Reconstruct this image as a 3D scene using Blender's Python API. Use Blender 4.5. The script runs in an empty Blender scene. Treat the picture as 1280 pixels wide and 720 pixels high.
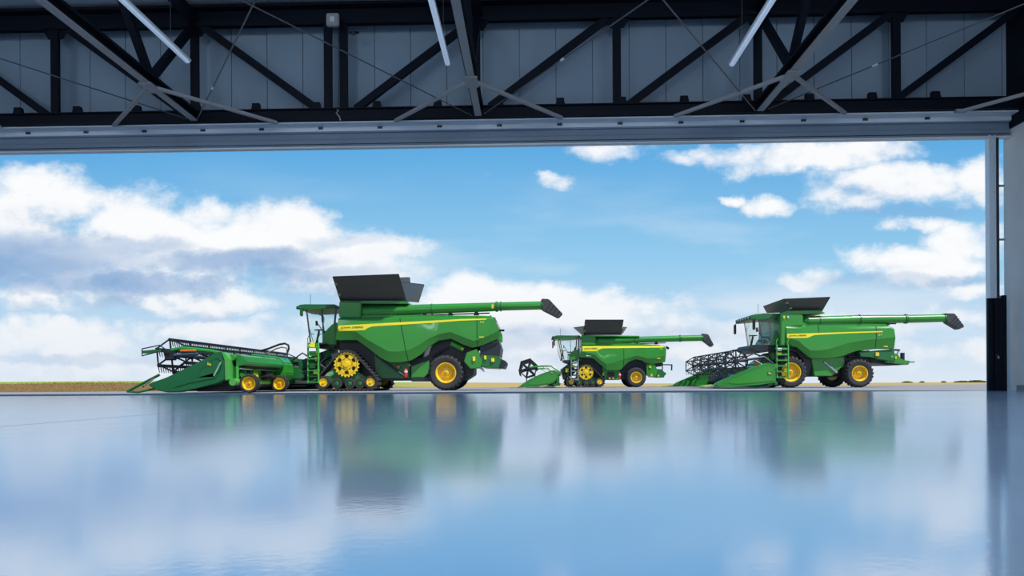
import bpy, bmesh, math, random
from mathutils import Vector, Matrix
random.seed(7)
SC = bpy.context.scene
COL = SC.collection
PI = math.pi

# ------------------------------------------------------------------ camera
F = 853.33
CAM_H = 0.27
YAW = math.radians(1.6)
ROLL = math.radians(0.34)
fwd = Vector((-math.sin(YAW), math.cos(YAW), 0))
rgt = Vector((math.cos(YAW), math.sin(YAW), 0))
up = Vector((0, 0, 1))
rgt, up = rgt * math.cos(ROLL) - up * math.sin(ROLL), up * math.cos(ROLL) + rgt * math.sin(ROLL)
CAMP = Vector((0, 0, CAM_H))
cd = bpy.data.cameras.new('camera'); cam = bpy.data.objects.new('camera', cd); COL.objects.link(cam)
m3 = Matrix((rgt, up, -fwd)).transposed()
cam.matrix_world = Matrix.Translation(CAMP) @ m3.to_4x4()
cd.sensor_width = 36; cd.lens = 24.0; cd.shift_y = 120 / 1280
cd.clip_start = 0.02; cd.clip_end = 5000
SC.camera = cam

def W(px, py, Y):
    """world point seen at photo pixel (px, py) on the plane y = Y (used to measure the place from the photo)"""
    d = fwd + rgt * ((px - 640) / F) + up * ((480 - py) / F)
    t = Y / d.y
    return CAMP + d * t
def XZ(px, py, Y):
    p = W(px, py, Y); return (p.x, p.z)

# ------------------------------------------------------------------ materials
def s2l(c):
    return tuple(((v / 255) / 12.92 if v / 255 <= .04045 else ((v / 255 + .055) / 1.055) ** 2.4) for v in c)
MATS = {}
def mat(name, col, rough=.5, metal=0., coat=0., vary=.12, scale=6., bump=0., spec=.5, emit=None):
    if name in MATS: return MATS[name]
    m = bpy.data.materials.new(name); m.use_nodes = True
    nt = m.node_tree; b = nt.nodes['Principled BSDF']
    tc = nt.nodes.new('ShaderNodeTexCoord')
    nz = nt.nodes.new('ShaderNodeTexNoise'); nz.inputs['Scale'].default_value = scale; nz.inputs['Detail'].default_value = 4
    nt.links.new(tc.outputs['Object'], nz.inputs['Vector'])
    mx = nt.nodes.new('ShaderNodeMix'); mx.data_type = 'RGBA'
    mx.inputs[6].default_value = tuple(c * (1 - vary) for c in col) + (1,)
    mx.inputs[7].default_value = tuple(min(1, c * (1 + vary)) for c in col) + (1,)
    nt.links.new(nz.outputs['Fac'], mx.inputs[0])
    nt.links.new(mx.outputs[2], b.inputs['Base Color'])
    b.inputs['Roughness'].default_value = rough; b.inputs['Metallic'].default_value = metal
    b.inputs['Coat Weight'].default_value = coat; b.inputs['Coat Roughness'].default_value = .08
    b.inputs['Specular IOR Level'].default_value = spec
    if bump:
        bp = nt.nodes.new('ShaderNodeBump'); bp.inputs['Strength'].default_value = bump; bp.inputs['Distance'].default_value = .01
        nt.links.new(nz.outputs['Fac'], bp.inputs['Height']); nt.links.new(bp.outputs['Normal'], b.inputs['Normal'])
    if emit:
        b.inputs['Emission Color'].default_value = tuple(emit[:3]) + (1,); b.inputs['Emission Strength'].default_value = emit[3]
    MATS[name] = m
    return m

GREEN = mat('green_paint', (.030, .265, .024), .34, coat=.4, vary=.06, scale=1.5)
DGREEN = mat('dark_green_frame_paint', (.012, .14, .032), .45, coat=.2, vary=.12, scale=3)
LGREEN = mat('bright_green_trim', (.09, .44, .08), .4, coat=.3, vary=.08)
YELLOW = mat('yellow_paint', (.90, .60, .010), .4, coat=.3, vary=.05)
STRIPE = mat('yellow_decal', (.95, .80, .03), .4, vary=.03)
BLACK = mat('black_plastic', (.018, .020, .024), .5, vary=.2)
RUBBER = mat('tyre_rubber', (.036, .036, .040), .8, vary=.25, scale=14, bump=.3)
DARKM = mat('dark_machine_steel', (.030, .036, .045), .45, metal=.3, vary=.3, scale=9)
FLAP = mat('black_tank_cover', (.052, .054, .058), .45, vary=.15)
STEEL = mat('galvanised_metal', (.45, .47, .50), .4, metal=.7, vary=.15)
SILVER = mat('bright_metal', (.7, .72, .74), .25, metal=.9, vary=.05)
RED = mat('red_paint', (.62, .03, .02), .4)
ORANGE = mat('orange_reflector', (.85, .22, .03), .4)
AMBER = mat('amber_reflector', (.9, .62, .05), .35)
LENS = mat('lamp_lens', (.75, .8, .85), .15)
PILLAR = mat('slate_cab_frame', (.06, .075, .085), .4, vary=.1)
INK = mat('dark_green_ink', (.02, .07, .015), .5)
SEAT = mat('seat_fabric', (.10, .11, .12), .8)

def glass_mat():
    m = bpy.data.materials.new('cab_glass'); m.use_nodes = True; nt = m.node_tree
    nt.nodes.clear()
    o = nt.nodes.new('ShaderNodeOutputMaterial'); t = nt.nodes.new('ShaderNodeBsdfTransparent'); g = nt.nodes.new('ShaderNodeBsdfGlossy')
    t.inputs[0].default_value = (.92, .97, .97, 1); g.inputs['Roughness'].default_value = .03
    lw = nt.nodes.new('ShaderNodeFresnel'); lw.inputs['IOR'].default_value = 1.6
    nz = nt.nodes.new('ShaderNodeTexNoise'); nz.inputs['Scale'].default_value = 1.2
    bp = nt.nodes.new('ShaderNodeBump'); bp.inputs['Strength'].default_value = .05
    nt.links.new(nz.outputs['Fac'], bp.inputs['Height']); nt.links.new(bp.outputs['Normal'], g.inputs['Normal'])
    mx = nt.nodes.new('ShaderNodeMixShader')
    ge = nt.nodes.new('ShaderNodeNewGeometry'); iv = nt.nodes.new('ShaderNodeMath'); iv.operation = 'SUBTRACT'; iv.inputs[0].default_value = 1; nt.links.new(ge.outputs['Backfacing'], iv.inputs[1])
    ml = nt.nodes.new('ShaderNodeMath'); ml.operation = 'MULTIPLY'; nt.links.new(lw.outputs[0], ml.inputs[0]); nt.links.new(iv.outputs[0], ml.inputs[1])
    nt.links.new(ml.outputs[0], mx.inputs[0]); nt.links.new(t.outputs[0], mx.inputs[1]); nt.links.new(g.outputs[0], mx.inputs[2])
    nt.links.new(mx.outputs[0], o.inputs[0]); return m
GLASS = glass_mat()

# ------------------------------------------------------------------ mesh building
class MB:
    def __init__(s): s.bm = bmesh.new()
    def face(s, vs):
        try: return s.bm.faces.new(vs)
        except ValueError: return None
    def box(s, a, b, bev=0.):
        x0, y0, z0 = (min(a[i], b[i]) for i in range(3)); x1, y1, z1 = (max(a[i], b[i]) for i in range(3))
        v = [s.bm.verts.new(p) for p in ((x0,y0,z0),(x1,y0,z0),(x1,y1,z0),(x0,y1,z0),(x0,y0,z1),(x1,y0,z1),(x1,y1,z1),(x0,y1,z1))]
        fs = [s.bm.faces.new([v[i] for i in q]) for q in ((3,2,1,0),(4,5,6,7),(0,1,5,4),(1,2,6,5),(2,3,7,6),(3,0,4,7))]
        if bev: s._bev(fs, bev)
        return s
    def _bev(s, fs, w, seg=2):
        es = list({e for f in fs for e in f.edges})
        bmesh.ops.bevel(s.bm, geom=es, offset=w, segments=seg, affect='EDGES', clamp_overlap=True)
    def loft(s, A, B, cap=True, bev=0.):
        a = [s.bm.verts.new(p) for p in A]; b = [s.bm.verts.new(p) for p in B]; n = len(a); fs = []
        for i in range(n): fs.append(s.face([a[i], a[(i+1) % n], b[(i+1) % n], b[i]]))
        if cap: fs.append(s.face(a[::-1])); fs.append(s.face(b))
        fs = [f for f in fs if f]
        if bev: s._bev(fs, bev)
        return s
    def prism(s, pts, y0, y1, bev=0.):
        return s.loft([(x, y0, z) for x, z in pts], [(x, y1, z) for x, z in pts], True, bev)
    def prismx(s, pts, x0, x1):
        return s.loft([(x0, y, z) for y, z in pts], [(x1, y, z) for y, z in pts])
    def slab(s, quad, t):
        """a thick sheet: quad of 3D points given thickness t along its normal"""
        q = [Vector(p) for p in quad]; n = (q[1]-q[0]).cross(q[2]-q[0]).normalized() * t / 2
        return s.loft([p - n for p in q], [p + n for p in q])
    def tube(s, pts, r, n=8, closed=False):
        P = [Vector(p) for p in pts]; rings = []; N = len(P)
        ref = None
        for i, p in enumerate(P):
            if closed: t = (P[(i+1) % N] - P[i-1])
            else: t = P[min(i+1, N-1)] - P[max(i-1, 0)]
            t.normalize()
            if ref is None:
                ref = Vector((0, 0, 1)) if abs(t.z) < .9 else Vector((1, 0, 0))
            u = (ref - t * ref.dot(t)); u.normalize(); ref = u; w = t.cross(u)
            rr = r[i] if isinstance(r, (list, tuple)) else r
            rings.append([s.bm.verts.new(p + (u * math.cos(2*PI*k/n) + w * math.sin(2*PI*k/n)) * rr) for k in range(n)])
        m = N if closed else N - 1
        for i in range(m):
            a, b = rings[i], rings[(i+1) % N]
            for k in range(n): s.face([a[k], a[(k+1) % n], b[(k+1) % n], b[k]])
        if not closed: s.face(rings[0][::-1]); s.face(rings[-1])
        return s
    def bar(s, p, q, w, h=None, side=(0, 1, 0)):
        """a rectangular bar from p to q, width w along 'side', height h across"""
        p, q = Vector(p), Vector(q); h = h or w; t = (q - p).normalized(); sd = Vector(side)
        if abs(t.dot(sd)) > .95: sd = Vector((1, 0, 0))
        u = (sd - t * sd.dot(t)).normalized(); v = t.cross(u)
        c = [u*w/2 + v*h/2, -u*w/2 + v*h/2, -u*w/2 - v*h/2, u*w/2 - v*h/2]
        return s.loft([p + k for k in c], [q + k for k in c])
    def lathe(s, c, prof, n=32, axis='y', closed=False):
        """revolve (radius, offset) profile about an axis through c; closed profile"""
        c = Vector(c); rings = []
        for r, o in prof:
            ring = []
            for k in range(n):
                a = 2*PI*k/n
                if axis == 'y': p = Vector((r*math.cos(a), o, r*math.sin(a)))
                elif axis == 'x': p = Vector((o, r*math.cos(a), r*math.sin(a)))
                else: p = Vector((r*math.cos(a), r*math.sin(a), o))
                ring.append(s.bm.verts.new(c + p))
            rings.append(ring)
        for i in range(len(rings)-1):
            a, b = rings[i], rings[i+1]
            for k in range(n): s.face([a[k], a[(k+1) % n], b[(k+1) % n], b[k]])
        if closed:
            a, b = rings[-1], rings[0]
            for k in range(n): s.face([a[k], a[(k+1) % n], b[(k+1) % n], b[k]])
        else: s.face(rings[0]); s.face(rings[-1][::-1])
        return s
    def build(s, name, m, parent=None, sharp=32):
        bm = s.bm
        bmesh.ops.remove_doubles(bm, verts=bm.verts, dist=1e-5)
        bmesh.ops.recalc_face_normals(bm, faces=bm.faces)
        org = root_loc(parent)
        if org.length: bmesh.ops.translate(bm, verts=bm.verts, vec=-org)
        me = bpy.data.meshes.new(name); bm.to_mesh(me); bm.free()
        me.materials.append(m)
        if len(me.polygons):
            me.polygons.foreach_set('use_smooth', [True] * len(me.polygons)); me.set_sharp_from_angle(angle=math.radians(sharp))
        o = bpy.data.objects.new(name, me); COL.objects.link(o)
        if parent: o.parent = parent
        return o
def root_loc(o):
    if o is None: return Vector((0, 0, 0))
    while o.parent: o = o.parent
    return Vector(o.location)
def tag(o, label=None, cat=None, group=None, kind=None):
    if label: o['label'] = label
    if cat: o['category'] = cat
    if group: o['group'] = group
    if kind: o['kind'] = kind
    return o
def thing(name, loc, label, cat, group=None):
    o = bpy.data.objects.new(name, None); COL.objects.link(o); o.location = loc; o.empty_display_size = .2
    return tag(o, label, cat, group)
def text(s, name, loc, size, width, m, parent, depth=.006, yf=None):
    """lettering facing the viewer's side (-Y), scaled to the given width; loc is the left bottom corner"""
    cu = bpy.data.curves.new(name, 'FONT'); cu.body = s; cu.size = 1; cu.extrude = .004
    t = bpy.data.objects.new(name + '_tmp', cu); COL.objects.link(t)
    dg = bpy.context.evaluated_depsgraph_get(); me = bpy.data.meshes.new_from_object(t.evaluated_get(dg))
    bpy.data.objects.remove(t)
    xs = [v.co.x for v in me.vertices]; ys = [v.co.y for v in me.vertices]
    x0, x1, y0, y1 = min(xs), max(xs), min(ys), max(ys); org = root_loc(parent)
    for v in me.vertices:
        x = (v.co.x - x0) / (x1 - x0) * width; z = (v.co.y - y0) / (y1 - y0) * size
        y = -depth if v.co.z > 0 else 0
        yb = loc[1] if yf is None else yf(loc[0] + x, loc[2] + z) - .012
        v.co = Vector((loc[0] + x, yb + y, loc[2] + z + (loc[3] * x if len(loc) > 3 else 0))) - org
    me.materials.clear(); me.materials.append(m); me.name = name
    o = bpy.data.objects.new(name, me); COL.objects.link(o); o.parent = parent
    return o
def arc(cx, cz, r, a0, a1, n):
    return [(cx + r*math.cos(math.radians(a0 + (a1-a0)*i/n)), cz + r*math.sin(math.radians(a0 + (a1-a0)*i/n))) for i in range(n+1)]
# ------------------------------------------------------------------ sky
class E:
    """tiny expression builder over math nodes"""
    nt = None
    def __init__(s, k): s.k = k
    @staticmethod
    def op(o, *a, clamp=False):
        n = E.nt.nodes.new('ShaderNodeMath'); n.operation = o; n.use_clamp = clamp
        for i, v in enumerate(a):
            v = v.k if isinstance(v, E) else v
            if isinstance(v, (int, float)): n.inputs[i].default_value = v
            else: E.nt.links.new(v, n.inputs[i])
        return E(n.outputs[0])
    def __add__(s, o): return E.op('ADD', s, o)
    __radd__ = __add__
    def __sub__(s, o): return E.op('SUBTRACT', s, o)
    def __rsub__(s, o): return E.op('SUBTRACT', o, s)
    def __mul__(s, o): return E.op('MULTIPLY', s, o)
    __rmul__ = __mul__
    def __truediv__(s, o): return E.op('DIVIDE', s, o)
def emax(a, b): return E.op('MAXIMUM', a, b)
def emin(a, b): return E.op('MINIMUM', a, b)
def clamp01(a): return E.op('ADD', a, 0.0, clamp=True)
def sstep(a, lo, hi):
    n = E.nt.nodes.new('ShaderNodeMapRange'); n.interpolation_type = 'SMOOTHSTEP'
    n.inputs['From Min'].default_value = lo; n.inputs['From Max'].default_value = hi
    E.nt.links.new(a.k, n.inputs['Value']); return E(n.outputs['Result'])
def ramp(a, stops):
    n = E.nt.nodes.new('ShaderNodeValToRGB'); cr = n.color_ramp
    while len(cr.elements) < len(stops): cr.elements.new(.5)
    for e, (p, c) in zip(cr.elements, stops): e.position = p; e.color = tuple(c) + (1,)
    E.nt.links.new(a.k, n.inputs[0]); return n.outputs[0]
def mixc(f, a, b):
    n = E.nt.nodes.new('ShaderNodeMix'); n.data_type = 'RGBA'
    E.nt.links.new(f.k, n.inputs[0])
    for i, v in ((6, a), (7, b)):
        if isinstance(v, tuple): n.inputs[i].default_value = v + (1,)
        else: E.nt.links.new(v, n.inputs[i])
    return n.outputs[2]

# cloud banks as directions: azimuth and elevation tangents, (az, el, half-width, half-height) in 1/100 units
CLOUDS = [  # x, y, rx, ry as read off the photograph, turned into directions below
    (10, 265, 120, 75), (60, 250, 75, 55), (150, 285, 110, 58), (110, 340, 260, 50), (250, 310, 130, 62), (340, 310, 110, 66), (430, 325, 95, 55),
    (500, 308, 48, 22), (470, 345, 90, 30), (200, 375, 240, 20), (60, 425, 150, 32), (250, 425, 160, 26), (120, 460, 260, 26), (380, 405, 90, 16),
    (600, 385, 85, 52), (700, 395, 110, 44), (800, 400, 100, 36), (660, 440, 200, 40), (880, 430, 120, 30),
    (775, 193, 60, 18), (845, 200, 60, 14), (930, 203, 75, 24), (1010, 195, 80, 22), (1100, 190, 90, 20), (1130, 235, 120, 34), (1060, 252, 70, 22), (1210, 235, 50, 40),
    (962, 258, 30, 15), (700, 226, 26, 10), (920, 250, 18, 8), (1140, 283, 60, 10),
    (1090, 330, 55, 26), (1020, 350, 40, 13), (1150, 335, 80, 30), (1200, 305, 70, 26), (1210, 365, 45, 14), (1190, 395, 70, 16), (1040, 410, 160, 18), (1200, 440, 120, 18), (1050, 450, 120, 18),
]
def build_world():
    w = bpy.data.worlds.new('sky'); SC.world = w; w.use_nodes = True
    nt = w.node_tree; nt.nodes.clear(); E.nt = nt
    tc = nt.nodes.new('ShaderNodeTexCoord'); sp = nt.nodes.new('ShaderNodeSeparateXYZ'); nt.links.new(tc.outputs['Generated'], sp.inputs[0])
    x, y, z = (E(sp.outputs[i]) for i in range(3))
    yy = emax(E.op('ABSOLUTE', y), .04)
    u = x / yy * 8.5333           # azimuth tangent
    v = z / yy * 8.5333 + .0625 * 0.106 * u  # elevation tangent
    cbw = nt.nodes.new('ShaderNodeCombineXYZ'); nt.links.new(u.k, cbw.inputs[0]); nt.links.new((v * 1.3).k, cbw.inputs[1]); cbw.inputs[2].default_value = 1.3
    wn = nt.nodes.new('ShaderNodeTexNoise'); wn.inputs['Scale'].default_value = 1.7; wn.inputs['Detail'].default_value = 6; wn.inputs['Roughness'].default_value = .6
    nt.links.new(cbw.outputs[0], wn.inputs['Vector'])
    ws = nt.nodes.new('ShaderNodeSeparateColor'); nt.links.new(wn.outputs['Color'], ws.inputs[0])
    wu, wv = (E(ws.outputs[0]) - .5) * .55, (E(ws.outputs[1]) - .5) * .40
    def field(du, dv, oct_, k):
        """cloud cover at direction (u+du, v+dv)"""
        U, V = u + du, v + dv
        cb = nt.nodes.new('ShaderNodeCombineXYZ'); nt.links.new(U.k, cb.inputs[0]); nt.links.new((V * 1.5).k, cb.inputs[1]); cb.inputs[2].default_value = 3.7
        nz = nt.nodes.new('ShaderNodeTexNoise'); nz.inputs['Scale'].default_value = 1.1; nz.inputs['Detail'].default_value = oct_; nz.inputs['Roughness'].default_value = .58
        nt.links.new(cb.outputs[0], nz.inputs['Vector']); n1 = E(nz.outputs['Fac']) - .5
        U, V = U + wu, V + wv
        cov = None
        for px, py, rx, ry in CLOUDS:
            cx, cy, rx, ry = (px - 664) / 100, (480 - py) / 100, rx / 100, ry / 100
            a = (U - cx) * (1 / rx); b = (V - cy) * (1 / ry)
            d = 1.0 - (a * a + b * b)
            d = emax(d, -1.4) * min(1.0, .40 + ry * 1.1)
            cov = d if cov is None else E.op('SMOOTH_MAX', cov, d, .15)
        return cov * .8 + n1 * k
    f0 = field(0, 0, 10, 2.3)
    f1 = field(0.05, .13, 6, 2.3)
    f2 = field(.02, .50, 3, 1.6)
    # clear-sky gradient by elevation
    grad = ramp(clamp01(v * .2), [(0, s2l((222, 233, 244))), (.12, s2l((196, 221, 242))), (.30, s2l((150, 204, 238))), (.60, s2l((92, 170, 226))), (.9, s2l((68, 146, 208))), (1, s2l((62, 138, 202)))])
    dens = sstep(f0, -.08, .60)
    shade = sstep((f1 - f0) * .95 + emax(f2, -.2) * .75, -.05, 1.15)
    ccol = ramp(shade, [(0, (1.0, 1.0, 1.0)), (.30, s2l((247, 249, 252))), (.60, s2l((212, 225, 240))), (1, s2l((150, 182, 216)))])
    low = sstep(v, 1.5, .15)     # clouds pale towards the horizon
    ccol = mixc(low * .7, ccol, s2l((228, 235, 244)))
    col = mixc(dens * sstep(v, -.3, .35) * .95, grad, ccol)
    # blue-grey cloud bases: long flat bands in the bank's underside
    bs = None
    for px, py, rx, ry, k in ((15, 322, 170, 34, 1.), (150, 306, 90, 13, .7), (300, 322, 130, 16, .9), (120, 352, 190, 14, .8), (390, 340, 110, 12, .6), (430, 300, 60, 9, .35), (640, 420, 150, 16, .35), (1130, 268, 90, 10, .35), (1120, 352, 120, 10, .4), (60, 450, 200, 8, .3), (800, 420, 140, 14, .3)):
        cx, cy = (px - 664) / 100, (480 - py) / 100
        aa = (u + wu * 1.6 - cx) * (100 / rx); bb = (v + wv * .9 - cy) * (100 / ry)
        dd = sstep(1.0 - (aa * aa + bb * bb), -.5, .9) * k
        bs = dd if bs is None else emax(bs, dd)
    col = mixc(bs * .85, col, s2l((132, 170, 214)))
    # thin veil
    cb = nt.nodes.new('ShaderNodeCombineXYZ'); nt.links.new((u * .45).k, cb.inputs[0]); nt.links.new((v * 1.8).k, cb.inputs[1]); cb.inputs[2].default_value = 9.1
    nz = nt.nodes.new('ShaderNodeTexNoise'); nz.inputs['Scale'].default_value = .8; nz.inputs['Detail'].default_value = 6
    nt.links.new(cb.outputs[0], nz.inputs['Vector'])
    veil = sstep(E(nz.outputs['Fac']), .46, .68) * sstep(v, 3.2, .6) * .5
    col = mixc(veil, col, s2l((236, 241, 248)))
    bg = nt.nodes.new('ShaderNodeBackground'); bg.inputs['Strength'].default_value = 1.0
    nt.links.new(col, bg.inputs[0])
    out = nt.nodes.new('ShaderNodeOutputWorld'); nt.links.new(bg.outputs[0], out.inputs[0])
    w.cycles.sampling_method = 'MANUAL'; w.cycles.sample_map_resolution = 512
build_world()
sun = bpy.data.lights.new('sun', 'SUN'); sun.energy = 4.9; sun.angle = math.radians(.6); sun.color = (1, .95, .86)
so = bpy.data.objects.new('sun', sun); COL.objects.link(so)
so.rotation_euler = Vector((-.42, .365, -.86)).to_track_quat('-Z', 'Y').to_euler()
so.location = (20, -20, 40)
SC.view_settings.view_transform = 'Standard'; SC.view_settings.look = 'None'; SC.view_settings.gamma = 1; SC.view_settings.exposure = 0
SC.view_settings.use_curve_mapping = False
SC.cycles.use_denoising = True
SC.cycles.max_bounces = 10; SC.cycles.diffuse_bounces = 5; SC.cycles.glossy_bounces = 5; SC.cycles.transparent_max_bounces = 12
SC.cycles.sample_clamp_indirect = 8

# ------------------------------------------------------------------ hangar
XR, XL = 13.4, -24.2
YD = 19.4               # door line
YB = -13.0
NAVY = mat('navy_black_steel', (.0020, .0042, .0105), .55, vary=.2, scale=3, spec=.15)
GREYST = mat('grey_and_lit_steel', (.26, .265, .28), .5, vary=.12, scale=3)
PANEL = mat('blue_grey_wall_sheet', (.21, .28, .36), .55, vary=.05, scale=.7)
TRIML = mat('pale_blue_grey_trim', (.58, .62, .67), .5, vary=.06, scale=1)
TRIMD = mat('blue_grey_trim', (.17, .22, .29), .5, vary=.1, scale=1)
def concrete():
    m = mat('concrete', (.70, .69, .67), .75, vary=.14, scale=1.6, bump=.15); return m
CONC = concrete()

def floor_mat():
    m = bpy.data.materials.new('polished_blue_grey_resin'); m.use_nodes = True; nt = m.node_tree; b = nt.nodes['Principled BSDF']
    E.nt = nt
    tc = nt.nodes.new('ShaderNodeTexCoord')
    def noise(scale, det, rough=.5, vec=None):
        n = nt.nodes.new('ShaderNodeTexNoise'); n.inputs['Scale'].default_value = scale; n.inputs['Detail'].default_value = det; n.inputs['Roughness'].default_value = rough
        nt.links.new(vec or tc.outputs['Object'], n.inputs['Vector']); return E(n.outputs['Fac'])
    big = noise(.35, 5); mid = noise(3, 4)
    nt.links.new(mixc(clamp01(big * .7 + mid * .3), s2l((150, 176, 208)), s2l((174, 196, 222))), b.inputs['Base Color'])
    r = big * .05 + mid * .03 + FLOOR_R
    nt.links.new(r.k, b.inputs['Roughness'])
    b.inputs['IOR'].default_value = FLOOR_IOR
    b.inputs['Specular Tint'].default_value = (.88, .95, 1, 1)
    h = noise(9, 3) * .4 + noise(45, 3) * .5 + noise(1.2, 2) * .6
    bp = nt.nodes.new('ShaderNodeBump'); bp.inputs['Strength'].default_value = .11; bp.inputs['Distance'].default_value = .004
    nt.links.new(h.k, bp.inputs['Height']); nt.links.new(bp.outputs['Normal'], b.inputs['Normal'])
    return m
FLOOR_R, FLOOR_IOR = .066, 7.5
fm = floor_mat()
o = MB().box((XL, YB, -.2), (-3.63, YD, 0)).box((-3.61, YB, -.2), (XR, YD, 0)).build('floor', fm); tag(o, kind='structure')
o = MB().box((-3.63, YB, -.19), (-3.61, YD, -.006)).build('trim_1', mat('joint_sealant', (.05, .055, .06), .7)); tag(o, kind='structure')
o = MB().box((XL, YD, -.2), (XR, YD + .06, .002)).build('trim_2', CONC); tag(o, kind='structure')

def smx(name, mb, m, **k):
    o = mb.build(name, m, None, **k); tag(o, kind='structure'); return o
# gable wall above the door: metre-wide sheets
mb = MB(); x = XL
while x < XR - .01:
    mb.box((x + .009, 19.50, 7.1), (min(x + 1.04, XR) - .009, 19.58, 10.95)); x += 1.04
mb.box((XL, 19.56, 7.1), (XR, 19.66, 11.0))
smx('wall_front', mb, PANEL)
# lintel over the opening
smx('trim_3', MB().box((XL, 19.02, 7.63), (XR, 19.32, 7.665)).box((XL, 19.30, 7.50), (XR, 19.34, 7.64)), TRIML)
smx('trim_4', MB().box((XL, 19.40, 7.18), (XR, 19.46, 7.50)).box((XL, 19.385, 7.30), (XR, 19.40, 7.315)).box((XL, 19.34, 7.47), (XR, 19.44, 7.50)).box((XL, 19.38, 7.115), (XR, 19.5, 7.15)), TRIMD)
smx('trim_5', MB().box((XL, 19.37, 7.055), (XR, 19.55, 7.10)), TRIML)
smx('trim_6', MB().box((XL, 19.44, 7.10), (XR, 19.5, 7.18)), NAVY)
# side walls, roof, unseen back wall, its opening added to let sky light in
smx('wall_right', MB().box((XR, 12.9, 0), (XR + .25, 19.7, 7.3)).box((XR, 6.4, 0), (XR + .25, 12.88, 7.3)).box((XR, -.1, 0), (XR + .25, 6.38, 7.3)).box((XR, YB, 0), (XR + .25, -.12, 7.3)), CONC)
smx('wall_right_upper', MB().box((XR - .05, YB, 7.3), (XR + .25, 19.7, 11.2)), NAVY)
smx('baseboard_right', MB().box((XR - .025, YB, 0), (XR, 19.2, .16)), GREYST)
smx('wall_left', MB().box((XL - .25, YB, 0), (XL, 19.7, 11.2)), CONC)
mb = MB().box((XL, YB, 10.98), (XR, 19.7, 11.2))
smx('ceiling', mb, mat('roof_deck_sheet', (.34, .40, .47), .5, vary=.06, scale=1))
smx('wall_back', MB().box((XL, YB - .25, 0), (-20, YB, 11)).box((9, YB - .25, 0), (XR, YB, 11)).box((-20, YB - .25, 7.0), (9, YB, 11)), PANEL)

# door jamb on the right: stacked guide rails with dark guards below
def jamb():
    y = 19.4
    x0 = W(1236, 400, y).x; S = y / F
    zg = W(1240, 373, y).z
    smx('door_1', MB().box((x0, y - .05, 0), (x0 + .05, y + .12, 7.12)).box((x0 + .05, y + .02, 0), (x0 + .17, y + .1, 7.12)).box((x0 + .17, y - .03, 0), (x0 + .20, y + .12, 7.12)), mat('pale_rail_metal', (.62, .68, .74), .35, metal=.3, vary=.05))
    smx('door_2', MB().box((x0 + .20, y - .02, 0), (x0 + .29, y + .12, 7.12)), mat('dark_rail_metal', (.03, .036, .05), .4, metal=.3))
    smx('trim_7', MB().box((x0 - .05, y - .06, 0), (x0 + .08, y + .02, zg)).box((x0 + .10, y - .08, 0), (x0 + .23, y + .02, zg)).box((x0 + .25, y - .06, 0), (x0 + .31, y + .02, zg))
        .box((x0 + .35, y - .06, 0), (x0 + .45, y + .06, zg + .08)), NAVY)
    mb = MB()
    for z in (1.0, 2.6, 4.2, 5.7): mb.box((x0 + .29, y + .02, z), (x0 + .47, y + .08, z + .05))
    smx('trim_8', mb, GREYST)
    hb = thing('door_lock', (x0 + .16, y - .1, .95), 'small dark door lock on the door guard rail at the right jamb', 'lock')  # door lock: a case with a lever, fixed to the jamb guard
    MB().box((x0 + .12, y - .115, .88), (x0 + .21, y - .08, 1.02), .01).build('case', BLACK, hb)
    MB().tube([(x0 + .165, y - .115, .95), (x0 + .165, y - .15, .95), (x0 + .165, y - .15, .89)], .012, 6).build('lever', STEEL, hb)
jamb()

# ------------------------------------------------------------------ steelwork
YG = 19.0
def girder():
    g = thing('gable_girder', (-5.4, YG, 7.68), 'long dark steel lattice girder spanning above the hangar door opening', 'girder')
    zb0, zb1, zt0, zt1 = 7.68, 7.97, 10.35, 10.86
    XA, XB = XL + .02, XR - .08
    MB().box((XA, YG - .12, zb0), (XB, YG + .03, zb1)).box((XA, YG - .2, zb1 - .03), (XB, YG + .1, zb1)).build('bottom_chord', NAVY, g)
    MB().box((XA, YG - .14, zt0), (XB, YG + .06, zt0 + .12)).box((XA, YG - .06, zt0), (XB, YG, zt1)).box((XA, YG - .3, zt1 - .08), (XB, YG + .3, zt1)).build('top_chord', NAVY, g)
    posts = [-13.4, -9.4, -5.62, -5.18, -1.47, 2.42, 6.28, 10.02]
    posts = [-21.2, -17.3] + posts
    for x in posts: MB().box((x - .11, YG - .1, zb1), (x + .11, YG, zt0)).build('post', NAVY, g)
    def dia(xt, xb): MB().bar((xt, YG - .05, zt0), (xb, YG - .05, zb1), .12, .2, (0, 1, 0)).build('diagonal', NAVY, g)
    for xt in (-24.0, -20.8, -16.9, -13.0, -9.15): dia(xt, xt + 3.25)
    for xb in (-4.85, -1.1, 2.75, 6.65, 10.0): dia(xb + 3.25, xb)
    for i in range(22):
        x = -22.95 + 1.70 * i
        if x < 12.6: MB().prism([(x - .13, 7.97), (x + .15, 7.97), (x + .12, 8.05), (x + .1, 8.16), (x - .1, 8.16), (x - .1, 8.08)], 18.86, 18.98).build('track_block', NAVY, g)
    for x in posts:
        if abs(x + 5.4) < .5: continue
        MB().prism([(x - .35, zt0), (x + .35, zt0), (x + .2, zt0 - .25), (x - .2, zt0 - .25)], YG - .065, YG - .035).build('gusset_plate', NAVY, g)
girder()
TX = [-17.3, -9.4, -1.42, 6.32]
tl = ['grey steel roof truss over the opening, first from the left frame edge', 'grey roof truss running into the girder above the tracked harvester header, left of centre',
      'grey steel roof truss running into the girder near the middle of the opening', 'grey steel roof truss running into the girder above the wheeled harvester']
tl[0] = 'grey steel roof truss farthest from the concrete wall, whose knee brace alone shows at left'
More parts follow.
